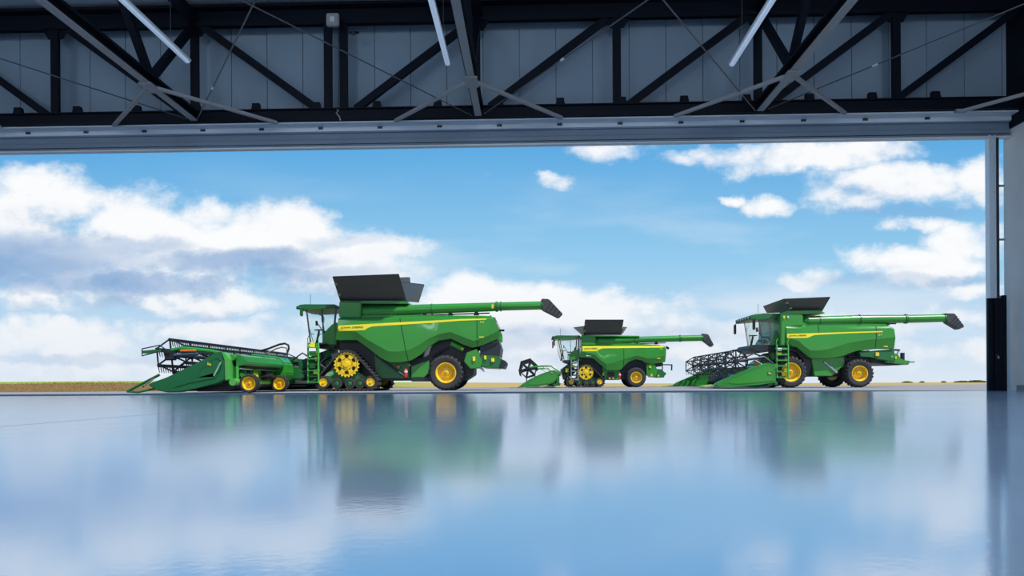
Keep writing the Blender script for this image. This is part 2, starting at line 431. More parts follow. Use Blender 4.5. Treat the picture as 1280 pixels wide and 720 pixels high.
def truss(x, label):
    t = thing('roof_truss', (x, YG, 7.7), label, 'roof truss', 'roof trusses running towards the door')
    MB().box((x - .09, 3, 7.70), (x + .09, YG - .12, 7.74)).build('bottom_chord', GREYST, t)  # paler plate colours in the lit underside of the chord
    MB().box((x - .02, 3, 7.74), (x + .02, YG - .12, 7.93)).box((x - .15, 3, 7.90), (x + .15, YG - .12, 7.96)).build('chord_web', NAVY, t)
    MB().box((x - .13, 3, 10.45), (x + .13, YG - .1, 10.7)).build('top_chord', NAVY, t)
    yn = 16.7
    while yn > 4:
        MB().bar((x, yn + .04, 7.95), (x, yn + 2.3, 10.5), .17, .17, (1, 0, 0)).build('diagonal', NAVY, t)
        MB().bar((x, yn - .04, 7.95), (x, yn - 2.3, 10.5), .17, .17, (1, 0, 0)).build('diagonal', NAVY, t)
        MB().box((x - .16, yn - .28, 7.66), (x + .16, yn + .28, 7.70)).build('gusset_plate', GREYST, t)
        yn -= 4.7
    for s in (-1, 1):
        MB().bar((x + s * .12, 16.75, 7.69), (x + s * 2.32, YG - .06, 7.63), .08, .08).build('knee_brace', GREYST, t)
    return t
for x, l in zip(TX, tl): truss(x, l)
RODM = mat('thin_rod_steel', (.10, .105, .12), .45, metal=.3)
BRT = mat('bright_turnbuckle', (.8, .8, .8), .3, metal=.6)
def rod(p, q, label, tb=None):
    r = thing('brace_rod', p, label, 'brace rod', 'thin cross bracing rods under the roof')
    MB().tube([p, q], .016, 6).build('rod', RODM, r)
    if tb:
        p, q = Vector(p), Vector(q); a = p.lerp(q, tb); d = (q - p).normalized() * .07
        MB().tube([a - d, a - d * .8, a + d * .8, a + d], [.018, .028, .028, .018], 8).build('turnbuckle', BRT, r)
zr = 7.72
rod((-9.25, 18.78, zr), (-5.35, 13.15, zr), 'bracing rod from the roof truss above the left header, crossing the girder post steeply', .34)
rod((-9.55, 18.78, zr), (-17.2, 7.4, zr), 'bracing rod running off the left edge of the photo at a shallow slant')
rod((-1.6, 18.78, zr - .04), (-9.3, 7.4, zr - .04), 'long bracing rod slanting down to the middle truss from the upper left')
rod((-1.25, 18.78, zr), (6.2, 7.4, zr), 'bracing rod rising from the middle truss to the right, with a bright turnbuckle', .27)
rod((6.15, 18.78, zr - .04), (-1.2, 7.4, zr - .04), 'bracing rod slanting down to the right hand truss from the upper left')
rod((6.5, 18.78, zr), (13.3, 8.4, zr), 'bracing rod from the right hand truss up towards the concrete wall, with bright turnbuckle', .24)
kb = thing('knee_brace', (11.75, YG - .06, 7.66), 'short grey knee brace rising to the dark corner above the concrete wall', 'brace')
MB().bar((11.75, YG - .06, 7.63), (13.30, 17.35, 7.66), .08, .08).build('bar', GREYST, kb)
MB().box((11.6, YG - .12, 7.60), (11.9, YG, 7.675)).build('end_plate', GREYST, kb)

# unseen point lights added out of view to brighten the gable wall
for x in (-18, -9, 0, 9):
    for y in (-3, 6):
        L = bpy.data.lights.new('added_fill_light', 'POINT'); L.energy = 430; L.color = (.78, .89, 1); L.shadow_soft_size = .8
        lo = bpy.data.objects.new('added_fill_light', L); COL.objects.link(lo); lo.location = (x + .6, y, 9.2)

# fluorescent tube fittings hung under the roof along the hall
def tubelight(px, label):
    zc = 8.5
    end = XZ(px[0], px[1], 17.5); x = end[0]; zc = end[1]
    t = thing('tube_light', (x, 15, zc), label, 'tube light', 'tube lights hanging between the trusses')
    MB().box((x - .07, 12.2, zc + .03), (x + .07, 17.5, zc + .10), .012).build('housing', mat('white_fitting', (.75, .78, .80), .4), t)
    MB().box((x - .06, 12.25, zc - .03), (x + .06, 17.46, zc + .03), .02).build('diffuser', mat('glowing_diffuser', (.8, .85, .9), .4, emit=(.50, .66, .90, .30)), t)
    for y in (13.5, 16.6): MB().tube([(x, y, zc + .1), (x, y, 10.92)], .006, 5).build('hanger_wire', RODM, t)
tubelight((236, 79), 'long white tube light at upper left, over the fold of the left truss braces')
tubelight((560, 82), 'long white tube light just left of the middle truss')
tubelight((914, 83), 'long white tube light left of the truss above the wheeled harvester')

# black track clips along the lintel
k = 0
for i in range(22):
    x = -22.95 + 1.70 * i + .0
    if x > 12.6: break
    inview = x > -15.5
    c = thing('track_bracket', (x, 19.28, 7.58), 'small black clip on the pale lintel over the door opening', 'bracket', 'black brackets along the door lintel')
    MB().box((x - .065, 19.27, 7.555), (x - .008, 19.30, 7.61)).box((x + .008, 19.27, 7.555), (x + .065, 19.30, 7.61)).box((x - .05, 19.285, 7.57), (x + .05, 19.30, 7.60)).build('clip', BLACK, c)
# wall lamp on the girder post pair
def walllamp():
    x, z = XZ(416, 25, 18.55)
    t = thing('floodlight', (x, 18.55, z), 'square grey floodlight box high on the girder above the double post', 'lamp')
    MB().box((x - .17, 18.50, z - .17), (x + .17, 18.62, z + .17), .02).build('housing', GREYST, t)
    MB().box((x - .06, 18.48, z - .07), (x + .06, 18.505, z + .07), .01).build('lens', mat('pale_lens', (.55, .58, .6), .2), t)
    MB().box((x - .05, 18.61, z - .05), (x + .05, 18.69, z + .05)).build('bracket', NAVY, t)
    x, z = XZ(443, 42, 18.9)
    t = thing('camera_fitting', (x, 18.9, z), 'tiny dark camera on an arm beside the girder double post', 'camera')
    MB().box((x - .12, 18.82, z - .02), (x + .14, 18.88, z + .02)).build('arm', NAVY, t)
    MB().tube([(x - .05, 18.8, z - .05), (x + .05, 18.8, z - .05)], .04, 10).build('housing', DARKM, t)
    x, z = XZ(421, 139, 18.8)
    t = thing('hanging_clamp', (x, 18.85, z), 'pale cable clamp on the girder chord below the double post', 'clamp')
    MB().tube([(x - .04, 18.85, z + .1), (x + .04, 18.85, z + .04), (x - .03, 18.85, z - .03), (x + .05, 18.85, z - .12), (x + .09, 18.85, z - .24)], .02, 6).build('hook', GREYST, t)
walllamp()

# ------------------------------------------------------------------ ground outside
def ground():
    asph = bpy.data.materials.new('asphalt'); asph.use_nodes = True; nt = asph.node_tree; b = nt.nodes['Principled BSDF']; E.nt = nt
    tc = nt.nodes.new('ShaderNodeTexCoord')
    n1 = nt.nodes.new('ShaderNodeTexNoise'); n1.inputs['Scale'].default_value = 40; n1.inputs['Detail'].default_value = 4
    n2 = nt.nodes.new('ShaderNodeTexNoise'); n2.inputs['Scale'].default_value = .25; n2.inputs['Detail'].default_value = 5
    for n in (n1, n2): nt.links.new(tc.outputs['Object'], n.inputs['Vector'])
    nt.links.new(mixc(clamp01(E(n1.outputs['Fac']) * .5 + E(n2.outputs['Fac']) * .5), (.22, .215, .22), (.34, .33, .33)), b.inputs['Base Color'])
    b.inputs['Roughness'].default_value = .85; b.inputs['Specular IOR Level'].default_value = .2
    bp = nt.nodes.new('ShaderNodeBump'); bp.inputs['Distance'].default_value = .004; nt.links.new(n1.outputs['Fac'], bp.inputs['Height']); nt.links.new(bp.outputs['Normal'], b.inputs['Normal'])
    o = MB().box((-70, YD + .06, -.3), (110, 62, -.004)).build('ground_apron', asph); tag(o, kind='structure')
    fld = bpy.data.materials.new('stubble_field'); fld.use_nodes = True; nt = fld.node_tree; b = nt.nodes['Principled BSDF']; E.nt = nt
    tc = nt.nodes.new('ShaderNodeTexCoord'); sp = nt.nodes.new('ShaderNodeSeparateXYZ'); nt.links.new(tc.outputs['Object'], sp.inputs[0])
    def nz(s, d):
        n = nt.nodes.new('ShaderNodeTexNoise'); n.inputs['Scale'].default_value = s; n.inputs['Detail'].default_value = d; nt.links.new(tc.outputs['Object'], n.inputs['Vector']); return E(n.outputs['Fac'])
    fine = nz(5, 6); big = nz(.05, 4)
    straw = mixc(fine, s2l((150, 120, 62)), s2l((205, 178, 112)))
    scrub = mixc(fine, s2l((88, 68, 36)), s2l((152, 120, 74)))
    grass = mixc(fine, s2l((116, 140, 44)), s2l((166, 176, 74)))
    yv = E(sp.outputs[1]); xv = E(sp.outputs[0])
    far = sstep(yv + big * 30, 75, 105)
    lft = sstep(xv + yv * .15, 8, -14)
    near = mixc(lft, straw, scrub); farc = mixc(lft, straw, grass)
    nt.links.new(mixc(far, near, farc), b.inputs['Base Color']); b.inputs['Roughness'].default_value = .95; b.inputs['Specular IOR Level'].default_value = .1
    bm = bmesh.new(); rows = []
    ys = [30 + 1.2 * i for i in range(40)] + [78 + 4 * i for i in range(20)] + [160, 190, 230, 290, 370, 480, 650, 900, 1300]
    def h(x, y):
        n = math.sin(x * .9 + y * .31) * .04 + math.sin(x * 2.7 - y * 1.3) * .025 + math.sin(x * .33 + 1) * .05
        y0 = 34 if x < -18 else (34 + (x + 18) * 2.2 if x < -4 else 65)
        y0 = min(y0, 64)
        a = max(0, min(1, (y - y0) / 2.5))
        left = max(0, min(1, (-8 - x * 1.0 + (y - 34) * .0) / 20)) if y < 70 else max(0, min(1, (10 - x / y * 34) / 30))
        bk = max(0, min(1, (-21.5 - x) / 6.5)); bk = bk * bk * (3 - 2 * bk)
        bank = (left * .12 + bk * .88) * (.36 + .22 * math.sin(x * .22 + .8)) * max(0, 1 - max(0, (y - 60)) / 60)
        roll = left * max(0, (y - 60)) * .0095 if y < 480 else left * (420 * .0095 - (y - 480) * .004)
        base = -.02 - .0010 * max(0, y - 60) * (1 - left)
        return -.1 + a * (.1 + base + bank + roll + n * (.9 if y < 90 else .3))
    for y in ys:
        k = 1 if y < 75 else y / 75
        rows.append([bm.verts.new((x * k, y, h(x * k, y))) for x in [-75 + 1.5 * i for i in range(125)]])
    for a, b2 in zip(rows, rows[1:]):
        for i in range(len(a) - 1): bm.faces.new((a[i], a[i+1], b2[i+1], b2[i]))
    mb = MB(); mb.bm.free(); mb.bm = bm
    o = mb.build('field', fld, sharp=180); tag(o, kind='structure')
    # coarse dry grass on the bank, uncountable
    bm = bmesh.new()
    for i in range(16000):
        x = random.uniform(-62, -9); y = 34 + random.random() ** 1.6 * 24
        if x > -18 and y < 34 + (x + 18) * 2.2 + 1: continue
        z = h(x, y); hh = random.uniform(.04, .13); w = .012 + .01 * random.random(); a = random.uniform(0, PI); lx, ly = random.gauss(0, .05), random.gauss(0, .05)
        c, s = math.cos(a) * w, math.sin(a) * w
        v = [bm.verts.new(p) for p in ((x - c, y - s, z - .02), (x + c, y + s, z - .02), (x + lx, y + ly, z + hh))]; bm.faces.new(v)
    mb = MB(); mb.bm.free(); mb.bm = bm
    me = bpy.data.meshes.new('dry_grass'); bm.to_mesh(me); bm.free(); me.materials.append(mat('dry_grass_blade', s2l((146, 118, 72)), .9, vary=.3, scale=.6, spec=.1))
    o = bpy.data.objects.new('dry_grass', me); COL.objects.link(o); tag(o, 'coarse dry grass covering the low bank at left', 'grass', kind='stuff')
    return h
GH = ground()
LEAF = mat('distant_foliage', (.045, .085, .035), .9, vary=.35, scale=.8, spec=.1)
BARK = mat('bark', (.06, .045, .03), .9)
def bush(px0, px1, pyt, Y, label, group=None):
    a, b = W(px0, 478, Y), W(px1, 478, Y); top = W((px0 + px1) / 2, pyt, Y).z; cx = (a.x + b.x) / 2; w = b.x - a.x
    g = GH(cx, Y); H = max(top - g, 1.0)
    t = thing('tree', (cx, Y, g), label, 'tree', group)
    bm = bmesh.new(); n = max(5, int(w / H * 5))
    for i in range(n):
        fx = (i + .5) / n * 2 - 1; r = H * random.uniform(.26, .36)
        hh = H * (1 - .55 * fx * fx) * random.uniform(.8, 1.0)
        M = Matrix.Translation((cx + fx * (w / 2 - r * .6), Y + random.uniform(-1, 1) * H * .3, g + hh - r)) @ Matrix.Diagonal((r * 1.15, r, r, 1))
        s = bmesh.ops.create_icosphere(bm, subdivisions=3, radius=1, matrix=M)
        for v in s['verts']:
            v.co += Vector((random.gauss(0, 1), random.gauss(0, 1), random.gauss(0, 1))) * r * .06
        M = Matrix.Translation((cx + fx * (w / 2 - r * .8), Y, g + hh * .35)) @ Matrix.Diagonal((r * 1.1, r, hh * .36, 1))
        s = bmesh.ops.create_icosphere(bm, subdivisions=2, radius=1, matrix=M)
        for v in s['verts']: v.co += Vector((random.gauss(0, 1), random.gauss(0, 1), random.gauss(0, 1))) * r * .08
    mb = MB(); mb.bm.free(); mb.bm = bm; mb.build('crown', LEAF, t, sharp=180)
    MB().tube([(cx, Y, g - .3), (cx, Y, g + H * .5)], H * .05, 6).build('trunk', BARK, t)
# ------------------------------------------------------------------ machine pieces
def mk_wheel(root, c, r, w, rim_r, ysign, name='wheel', lugs=22, hub=True):
    """c = centre of the tyre; ysign -1: dish faces -Y. Tyre (part) > rim, hub (sub-parts)"""
    c = Vector(c); h = w / 2
    mb = MB()
    rr = rim_r
    mb.lathe(c, [(rr, -h*.85), (rr + (r-rr)*.25, -h), (rr + (r-rr)*.72, -h*.98), (r*.915, -h*.84), (r*.925, 0), (r*.915, h*.84), (rr + (r-rr)*.72, h*.98), (rr + (r-rr)*.25, h), (rr, h*.85), (rr*.98, 0)], 48, closed=True)
    for k in range(lugs):
        for s in (-1, 1):
            a0 = 2*PI*(k + (.5 if s > 0 else 0)) / lugs; a1 = a0 + .9 * 2*PI/lugs
            def P(a, rad, y): return c + Vector((rad*math.cos(a), y, rad*math.sin(a)))
            t = .42 * 2*PI/lugs
            y0, y1, y2 = s*h*.04, s*h*.80, s*h*1.0
            A = [P(a0, r*.91, y0), P(a0+t, r*.91, y0), P(a0+t, r*1.0, y0), P(a0, r*1.0, y0)]
            B = [P(a1, r*.89, y1), P(a1+t, r*.89, y1), P(a1+t, r*.995, y1), P(a1, r*.995, y1)]
            C = [P(a1, r*.76, y2), P(a1+t, r*.76, y2), P(a1+t, r*.84, y2*1.04), P(a1, r*.84, y2*1.04)]
            mb.loft(A, B); mb.loft(B, C)
    ty = mb.build(name, RUBBER, root)
    y = ysign
    f = h * .85 * y
    rim = MB().lathe(c, [(rr*1.04, f), (rr*1.04, f*1.05), (rr*.95, f*1.05), (rr*.93, f*.75), (rr*.86, f*.70), (rr*.82, f*.05), (rr*.60, f*-.05), (rr*.54, f*.30), (rr*.30, f*.34), (rr*.26, f*.75), (rr*.001, f*.78), (rr*.001, -f*.3), (rr*.9, -f*.3)], 40, closed=True)
    for k in range(10):
        a = 2*PI*k/10; p = c + Vector((rr*.42*math.cos(a), f*.32, rr*.42*math.sin(a)))
        rim.tube([p, p + Vector((0, .05*y, 0))], rr*.05, 6)
    rm = rim.build('rim', YELLOW, ty)
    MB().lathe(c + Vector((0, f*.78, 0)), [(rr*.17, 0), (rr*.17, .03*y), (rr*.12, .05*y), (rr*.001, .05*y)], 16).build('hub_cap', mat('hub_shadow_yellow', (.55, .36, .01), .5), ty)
    return ty

def hull(circs, n=64):
    pts = []
    for cx, cz, r in circs: pts += [(cx + r*math.cos(2*PI*k/n), cz + r*math.sin(2*PI*k/n)) for k in range(n)]
    pts = sorted(set(pts))
    def half(P):
        o = []
        for p in P:
            while len(o) >= 2 and (o[-1][0]-o[-2][0])*(p[1]-o[-2][1]) - (o[-1][1]-o[-2][1])*(p[0]-o[-2][0]) <= 0: o.pop()
            o.append(p)
        return o
    a, b = half(pts), half(pts[::-1]); return a[:-1] + b[:-1]
def resample(P, step):
    P = P + [P[0]]; out = []; L = [0]
    for a, b in zip(P, P[1:]): L.append(L[-1] + math.dist(a, b))
    n = max(8, int(L[-1] / step)); j = 0
    for k in range(n):
        s = L[-1] * k / n
        while L[j+1] < s: j += 1
        t = (s - L[j]) / max(1e-9, L[j+1] - L[j]); out.append((P[j][0] + (P[j+1][0]-P[j][0])*t, P[j][1] + (P[j+1][1]-P[j][1])*t))
    return out

def sprocket(root, c, R, y0, y1, holes=6, teeth=22):
    """yellow toothed drive wheel with round-cornered openings between spokes"""
    cx, _, cz = c; mb = MB()
    def ring(r0f, r1f, n):
        vo, vi = [], []
        for y in (y0, y1):
            vo.append([mb.bm.verts.new((cx + r1f(k)*math.cos(2*PI*k/n), y, cz + r1f(k)*math.sin(2*PI*k/n))) for k in range(n)])
            vi.append([mb.bm.verts.new((cx + r0f(k)*math.cos(2*PI*k/n), y, cz + r0f(k)*math.sin(2*PI*k/n))) for k in range(n)])
        for k in range(n):
            j = (k+1) % n
            mb.face([vo[0][k], vo[0][j], vi[0][j], vi[0][k]]); mb.face([vo[1][k], vi[1][k], vi[1][j], vo[1][j]])
            mb.face([vo[0][k], vo[1][k], vo[1][j], vo[0][j]]); mb.face([vi[0][k], vi[0][j], vi[1][j], vi[1][k]])
    n = teeth * 4
    ring(lambda k: R*.76, lambda k: R*(1.0 if k % 4 in (0, 1) else .89), n)
    # spokes widen to both ends
    for i in range(holes):
        a = 2*PI*(i + .5)/holes + PI/2
        def P(rad, off, y): return (cx + rad*math.cos(a) - off*math.sin(a), y, cz + rad*math.sin(a) + off*math.cos(a))
        prof = [(R*.40, R*.24), (R*.50, R*.15), (R*.62, R*.15), (R*.78, R*.30)]
        L = [P(r, o, 0) for r, o in prof] + [P(r, -o, 0) for r, o in prof[::-1]]
        mb.loft([(x, y0, z) for x, _, z in L], [(x, y1, z) for x, _, z in L])
    mb.lathe((cx, 0, cz), [(R*.46, y0), (R*.46, y1), (R*.001, y1), (R*.001, y0 - .05), (R*.2, y0 - .05), (R*.24, y0)], 32)
    for i in range(10):
        a = 2*PI*i/10; p = Vector((cx + R*.34*math.cos(a), y0, cz + R*.34*math.sin(a))); mb.tube([p, p + Vector((0, -.03, 0))], R*.03, 6)
    s = mb.build('drive_sprocket', YELLOW, root, sharp=25)
    MB().lathe((cx, 0, cz), [(R*.8, y1 + .03), (R*.8, y1 + .09), (R*.05, y1 + .09), (R*.05, y1 + .03)], 32).build('back_disc', DARKM, s)
    return s

def track_unit(root, sp, f, r, rollers, Y0, Y1, yel):
    """sp, f, r = (x, z, radius) of sprocket, front and rear idlers"""
    t = .045
    P = resample(hull([(sp[0], sp[1], sp[2]*.96 + t), (f[0], f[1], f[2] + t), (r[0], r[1], r[2] + t)]), .06)
    Pi = resample(hull([(sp[0], sp[1], sp[2]*.96), (f[0], f[1], f[2]), (r[0], r[1], r[2])]), .06)
    mb = MB(); n = len(P)
    def inner(p):
        return min(Pi, key=lambda q: (q[0]-p[0])**2 + (q[1]-p[1])**2)
    vs = []
    for p in P:
        q = inner(p); vs.append([mb.bm.verts.new(v) for v in ((p[0], Y0, p[1]), (p[0], Y1, p[1]), (q[0], Y1, q[1]), (q[0], Y0, q[1]))])
    for k in range(n):
        a, b = vs[k], vs[(k+1) % n]
        for i in range(4): mb.face([a[i], a[(i+1) % 4], b[(i+1) % 4], b[i]])
    for k in range(0, n, 3):
        p, q = Vector((P[k][0], 0, P[k][1])), Vector((P[(k+1) % n][0], 0, P[(k+1) % n][1])); d = (q-p).normalized(); nn = Vector((d.z, 0, -d.x))
        for ya, yb in ((Y0, (Y0+Y1)/2 - .02), ((Y0+Y1)/2 + .02, Y1)):
            a, b = Vector((0, ya, 0)), Vector((0, yb, 0)); s = d * .045; h = nn * .05
            mb.loft([p + a - s, p + a + s, p + a + s*.7 + h, p + a - s*.7 + h], [p + b - s, p + b + s, p + b + s*.7 + h, p + b - s*.7 + h])
    mb.build('track_belt', RUBBER, root)
    sprocket(root, (sp[0], 0, sp[1]), sp[2], Y0 + .05, Y0 + .13)
    for c in (f, r):
        w = MB().lathe((c[0], 0, c[1]), [(c[2]*.62, Y0+.10), (c[2]*.7, Y0+.03), (c[2]*.97, Y0+.03), (c[2], Y0+.07), (c[2], Y1-.07), (c[2]*.6, Y1-.03), (c[2]*.05, Y1-.1)], 32).build('idler_wheel', RUBBER, root)
        MB().lathe((c[0], 0, c[1]), [(yel*1.0, Y0+.09), (yel, Y0+.045), (yel*.8, Y0+.05), (yel*.7, Y0+.085), (yel*.42, Y0+.085), (yel*.36, Y0+.02), (yel*.01, Y0+.02), (yel*.01, Y0 + .1)], 24).build('hub', YELLOW, w)
    for x, z, rr in rollers:
        w = MB().lathe((x, 0, z), [(rr*.5, Y0+.12), (rr*.6, Y0+.06), (rr, Y0+.07), (rr, Y1-.07), (rr*.5, Y1-.06), (rr*.05, Y1-.1)], 24).build('track_roller', RUBBER, root)
        MB().lathe((x, 0, z), [(rr*.5, Y0+.11), (rr*.45, Y0+.06), (rr*.2, Y0+.05), (rr*.01, Y0+.04), (rr*.01, Y0+.12)], 16).build('hub', DGREEN, w)
    m = MB().prism([(f[0], f[1] - .05), (r[0], r[1] - .05), (r[0], r[1] + .1), (sp[0] + .18, sp[1] - sp[2]*.3), (sp[0] - .18, sp[1] - sp[2]*.3), (f[0], f[1] + .1)], Y0 + .22, Y1 - .12, .02)
    m.build('track_frame', DGREEN, root)

def sculpt_panel(root, cols, q, Y, sgn, name='side_panel'):
    """cols: list of (top, crease, bottom) pixels; Y plane of the crease; sgn -1 = near side (faces -Y)"""
    mb = MB(); R = []
    for top, cr, bo in cols:
        (xt, zt), (xc, zc), (xb, zb) = q(*top), q(*cr), q(*bo)
        prof = [(xt, Y - sgn*.16, zt), (xt, Y - sgn*.05, zt - .05), (xt*.8 + xc*.2, Y - sgn*.015, zt*.8 + zc*.2), (xc, Y, zc), (xc*.8 + xb*.2, Y - sgn*.03, zc*.8 + zb*.2), (xb*.97 + xc*.03, Y - sgn*.13, zb*.97 + zc*.03), (xb, Y - sgn*.18, zb)]
        back = [(x, y - sgn*.05, z) for x, y, z in prof[::-1]]
        R.append([mb.bm.verts.new(p) for p in prof + back])
    for a, b in zip(R, R[1:]):
        n = len(a)
        for i in range(n): mb.face([a[i], a[(i+1) % n], b[(i+1) % n], b[i]])
    mb.face(R[0]); mb.face(R[-1][::-1])
    return mb.build(name, GREEN, root, sharp=14)

def panel_y(cols, q, Y, x, z):
    """y of the sculpted near panel front at (x, z) - used to lay decals on the panel"""
    best = None
    for a, b in zip(cols, cols[1:]):
        xa, xb = q(*a[1])[0], q(*b[1])[0]
        if min(xa, xb) - .01 <= x <= max(xa, xb) + .01:
            t = (x - xa) / (xb - xa) if xb != xa else 0
            zt = q(*a[0])[1]*(1-t) + q(*b[0])[1]*t; zc = q(*a[1])[1]*(1-t) + q(*b[1])[1]*t; zb = q(*a[2])[1]*(1-t) + q(*b[2])[1]*t
            if z >= zc:
                s = (zt - z) / (zt - zc)
                return Y + (.05 + (.015-.05)*s/.2 if s < .2 else .015*(1 - (s-.2)/.8))
            s = (zc - z) / (zc - zb)
            return Y + (.03*s/.2 if s < .2 else .03 + .10*(s-.2)/.77)
    return Y + .02

def decal(root, pts, cols, q, Y, name, m, n=40, off=.008):
    """a thin strip on the panel between an upper and a lower pixel polyline"""
    up_, lo = pts
    def at(L, x):
        for a, b in zip(L, L[1:]):
            if a[0] <= x <= b[0]:
                t = (x - a[0]) / max(1e-6, b[0] - a[0]); return a[1] + (b[1]-a[1])*t
        return L[0][1] if x < L[0][0] else L[-1][1]
    x0, x1 = max(up_[0][0], lo[0][0]), min(up_[-1][0], lo[-1][0])
    mb = MB(); R = []
    for i in range(n+1):
        px = x0 + (x1-x0)*i/n; row = []
        yu, yl = at(up_, px), at(lo, px)
        for j in range(6):
            x, z = q(px, yu + (yl - yu)*j/5); row.append((x, panel_y(cols, q, Y, x, z), z))
        R.append([mb.bm.verts.new((x, y - off, z)) for x, y, z in row] + [mb.bm.verts.new((x, y + .01, z)) for x, y, z in row[::-1]])
    for a, b in zip(R, R[1:]):
        for i in range(12): mb.face([a[i], a[(i+1) % 12], b[(i+1) % 12], b[i]])
    mb.face(R[0]); mb.face(R[-1][::-1])
    return mb.build(name, m, root)

def seam(root, p, q_, cols, q, Y):
    mb = MB(); n = 12; R = []
    for i in range(n+1):
        px, py = p[0] + (q_[0]-p[0])*i/n, p[1] + (q_[1]-p[1])*i/n
        x, z = q(px, py); y = panel_y(cols, q, Y, x, z)
        R.append([mb.bm.verts.new(v) for v in ((x-.016, y-.005, z), (x+.016, y-.005, z), (x+.016, y+.02, z), (x-.016, y+.02, z))])
    for a, b in zip(R, R[1:]):
        for i in range(4): mb.face([a[i], a[(i+1) % 4], b[(i+1) % 4], b[i]])
    mb.face(R[0]); mb.face(R[-1][::-1])
    mb.build('panel_gap', BLACK, root)

def combine(P):
    Yn, Wd = P['Yn'], P['W']; Yf = Yn + Wd; Yc = (Yn + Yf) / 2
    def q(px, py): return XZ(px, py, Yn)
    def qd(px, py, dy): return XZ(px, py, Yn + dy)
    S = Yn / F
    bx, _ = q(*P['foot'])
    root = thing('combine_harvester', (bx, Yc, 0), P['label'], 'harvester', 'green combine harvesters lined up outside')
    G0 = lambda py: max(q(P['foot'][0], py)[1], 0)
    # ---- body core
    poly = [q(*p) for p in P['body']]
    MB().prism(poly, Yn + .22, Yf - .22, .03).build('body_shell', GREEN, root)
    # tank front block and the tank wall set back behind the unloading tube
    MB().prism([q(*p) for p in P['tank_block']], Yn + .06, Yf - .06, .04).build('grain_tank', GREEN, root)
    MB().prism([q(*p) for p in P['tank_rim']], Yn + .1, Yf - .1, .015).build('tank_rim', GREEN, root)
    MB().prism([q(*p) for p in P['recess']], Yn + .80, Yf - .1).build('tank_side_wall', DGREEN, root)
    # ---- sculpted side panels
    cols = P['cols']
    sculpt_panel(root, cols, q, Yn, -1)
    sculpt_panel(root, cols, q, Yf, 1)
    for a, b in P['seams']: seam(root, a, b, cols, q, Yn)
    st = decal(root, P['stripe'], cols, q, Yn, 'stripe', STRIPE)
    tx, ty, tw, th = P['text']
    x0, z0 = q(tx, ty); x1, _ = q(tx + tw, ty)
    text('JOHN DEERE', 'lettering', (x0, panel_y(cols, q, Yn, (x0+x1)/2, z0 + .05) - .012, z0, .02), th * S, x1 - x0, INK, st, yf=lambda x, z: panel_y(cols, q, Yn, x, z))
    if P.get('model'):
        s, mx, my, mw, mh = P['model']; x0, z0 = q(mx, my)
        text(s, 'model_lettering', (x0, panel_y(cols, q, Yn, x0 + .1, z0 + .05) - .01, z0), mh * S, mw * S, STRIPE, root, yf=lambda x, z: panel_y(cols, q, Yn, x, z))
    for (px, py, w, h, m) in P.get('chips', []):
        x, z = q(px, py); y = panel_y(cols, q, Yn, x, z)
        MB().box((x - w*S/2, y - .012, z - h*S/2), (x + w*S/2, y + .02, z + h*S/2), .004).build('marker_decal', m, root)
    # ---- tank covers
    for i, (quad, ys, t) in enumerate(P['flaps']):
        pts = [(lambda a: (a[0], Yn + d, a[1]))(qd(px, py, d)) for (px, py), d in zip(quad, ys)]
        fl = MB().slab(pts, t).build('tank_cover', P.get('flap_mat', FLAP), root)
        a, b, c, d = [Vector(p) for p in pts]
        mb = MB(); n = (b-a).cross(c-a).normalized() * .03
        mb.tube([a, b], .025, 6).tube([b, c], .022, 6).tube([a, d], .022, 6)
        mb.build('cover_edge', BLACK, fl)
        if i == 0:
            for f in (.28, .72):
                p = a.lerp(d, f); MB().box(p - Vector((.02, .05, .06)), p + Vector((.10, .03, .06)), .01).build('cover_latch', mat('tan_latch', (.42, .30, .10), .5), fl)
    # ---- unloading tube
    ya = Yn + .36
    tube = [(lambda a: (a[0], ya, a[1]))(qd(px, py, .36)) for px, py, r in P['auger']]
    rad = [r * (Yn + .36) / F for _, _, r in P['auger']]
    au = MB().tube(tube, rad, 24).build('unloading_tube', GREEN, root)
    e0 = Vector(tube[0]); er = rad[0]
    MB().tube([e0 + Vector((.1, -.02, 0)), e0 + Vector((-er*.3, .05, -.02)), e0 + Vector((-er*1.1, .3, -.08)), e0 + Vector((-er*1.3, .75, -.2))], er*1.08, 20).build('tube_elbow', GREEN, au)
    for px, py, r, w in P['collars']:
        x, z = qd(px, py, .36); rr = r * (Yn + .36) / F
        MB().tube([(x - w*S/2, ya, z), (x + w*S/2, ya, z)], rr, 24).build('collar', DGREEN, au)
    sp = [qd(px, py, .36) for px, py in P['spout']]
    hw = rad[-1] * .95
    spm = MB().prism(sp, ya - hw, ya + hw, .03)
    a, b = Vector((sp[0][0], 0, sp[0][1])), Vector((sp[-1][0], 0, sp[-1][1]))
    spo = spm.build('spout_boot', mat('boot_rubber', (.05, .05, .055), .55, vary=.1), au)
    mb = MB(); n = len(sp)
    L = [Vector((p[0], 0, p[1])) for p in sp]
    for f in (.2, .4, .6, .8):
        u = L[1].lerp(L[2], f); l = L[-1].lerp(L[3], f); mb.bar(u + Vector((0, ya - hw - .01, 0)), l + Vector((0, ya - hw - .01, 0)), .02, .03)
    mb.build('boot_rib', BLACK, spo)
    for px in P['tube_marks']:
        x, z = qd(px[0], px[1], .36); MB().box((x - .05, ya - px[2]*S - .012, z - .09), (x + .05, ya - px[2]*S + .05, z + .09), .01).build('marker_decal', AMBER if len(px) < 4 else px[3], au)
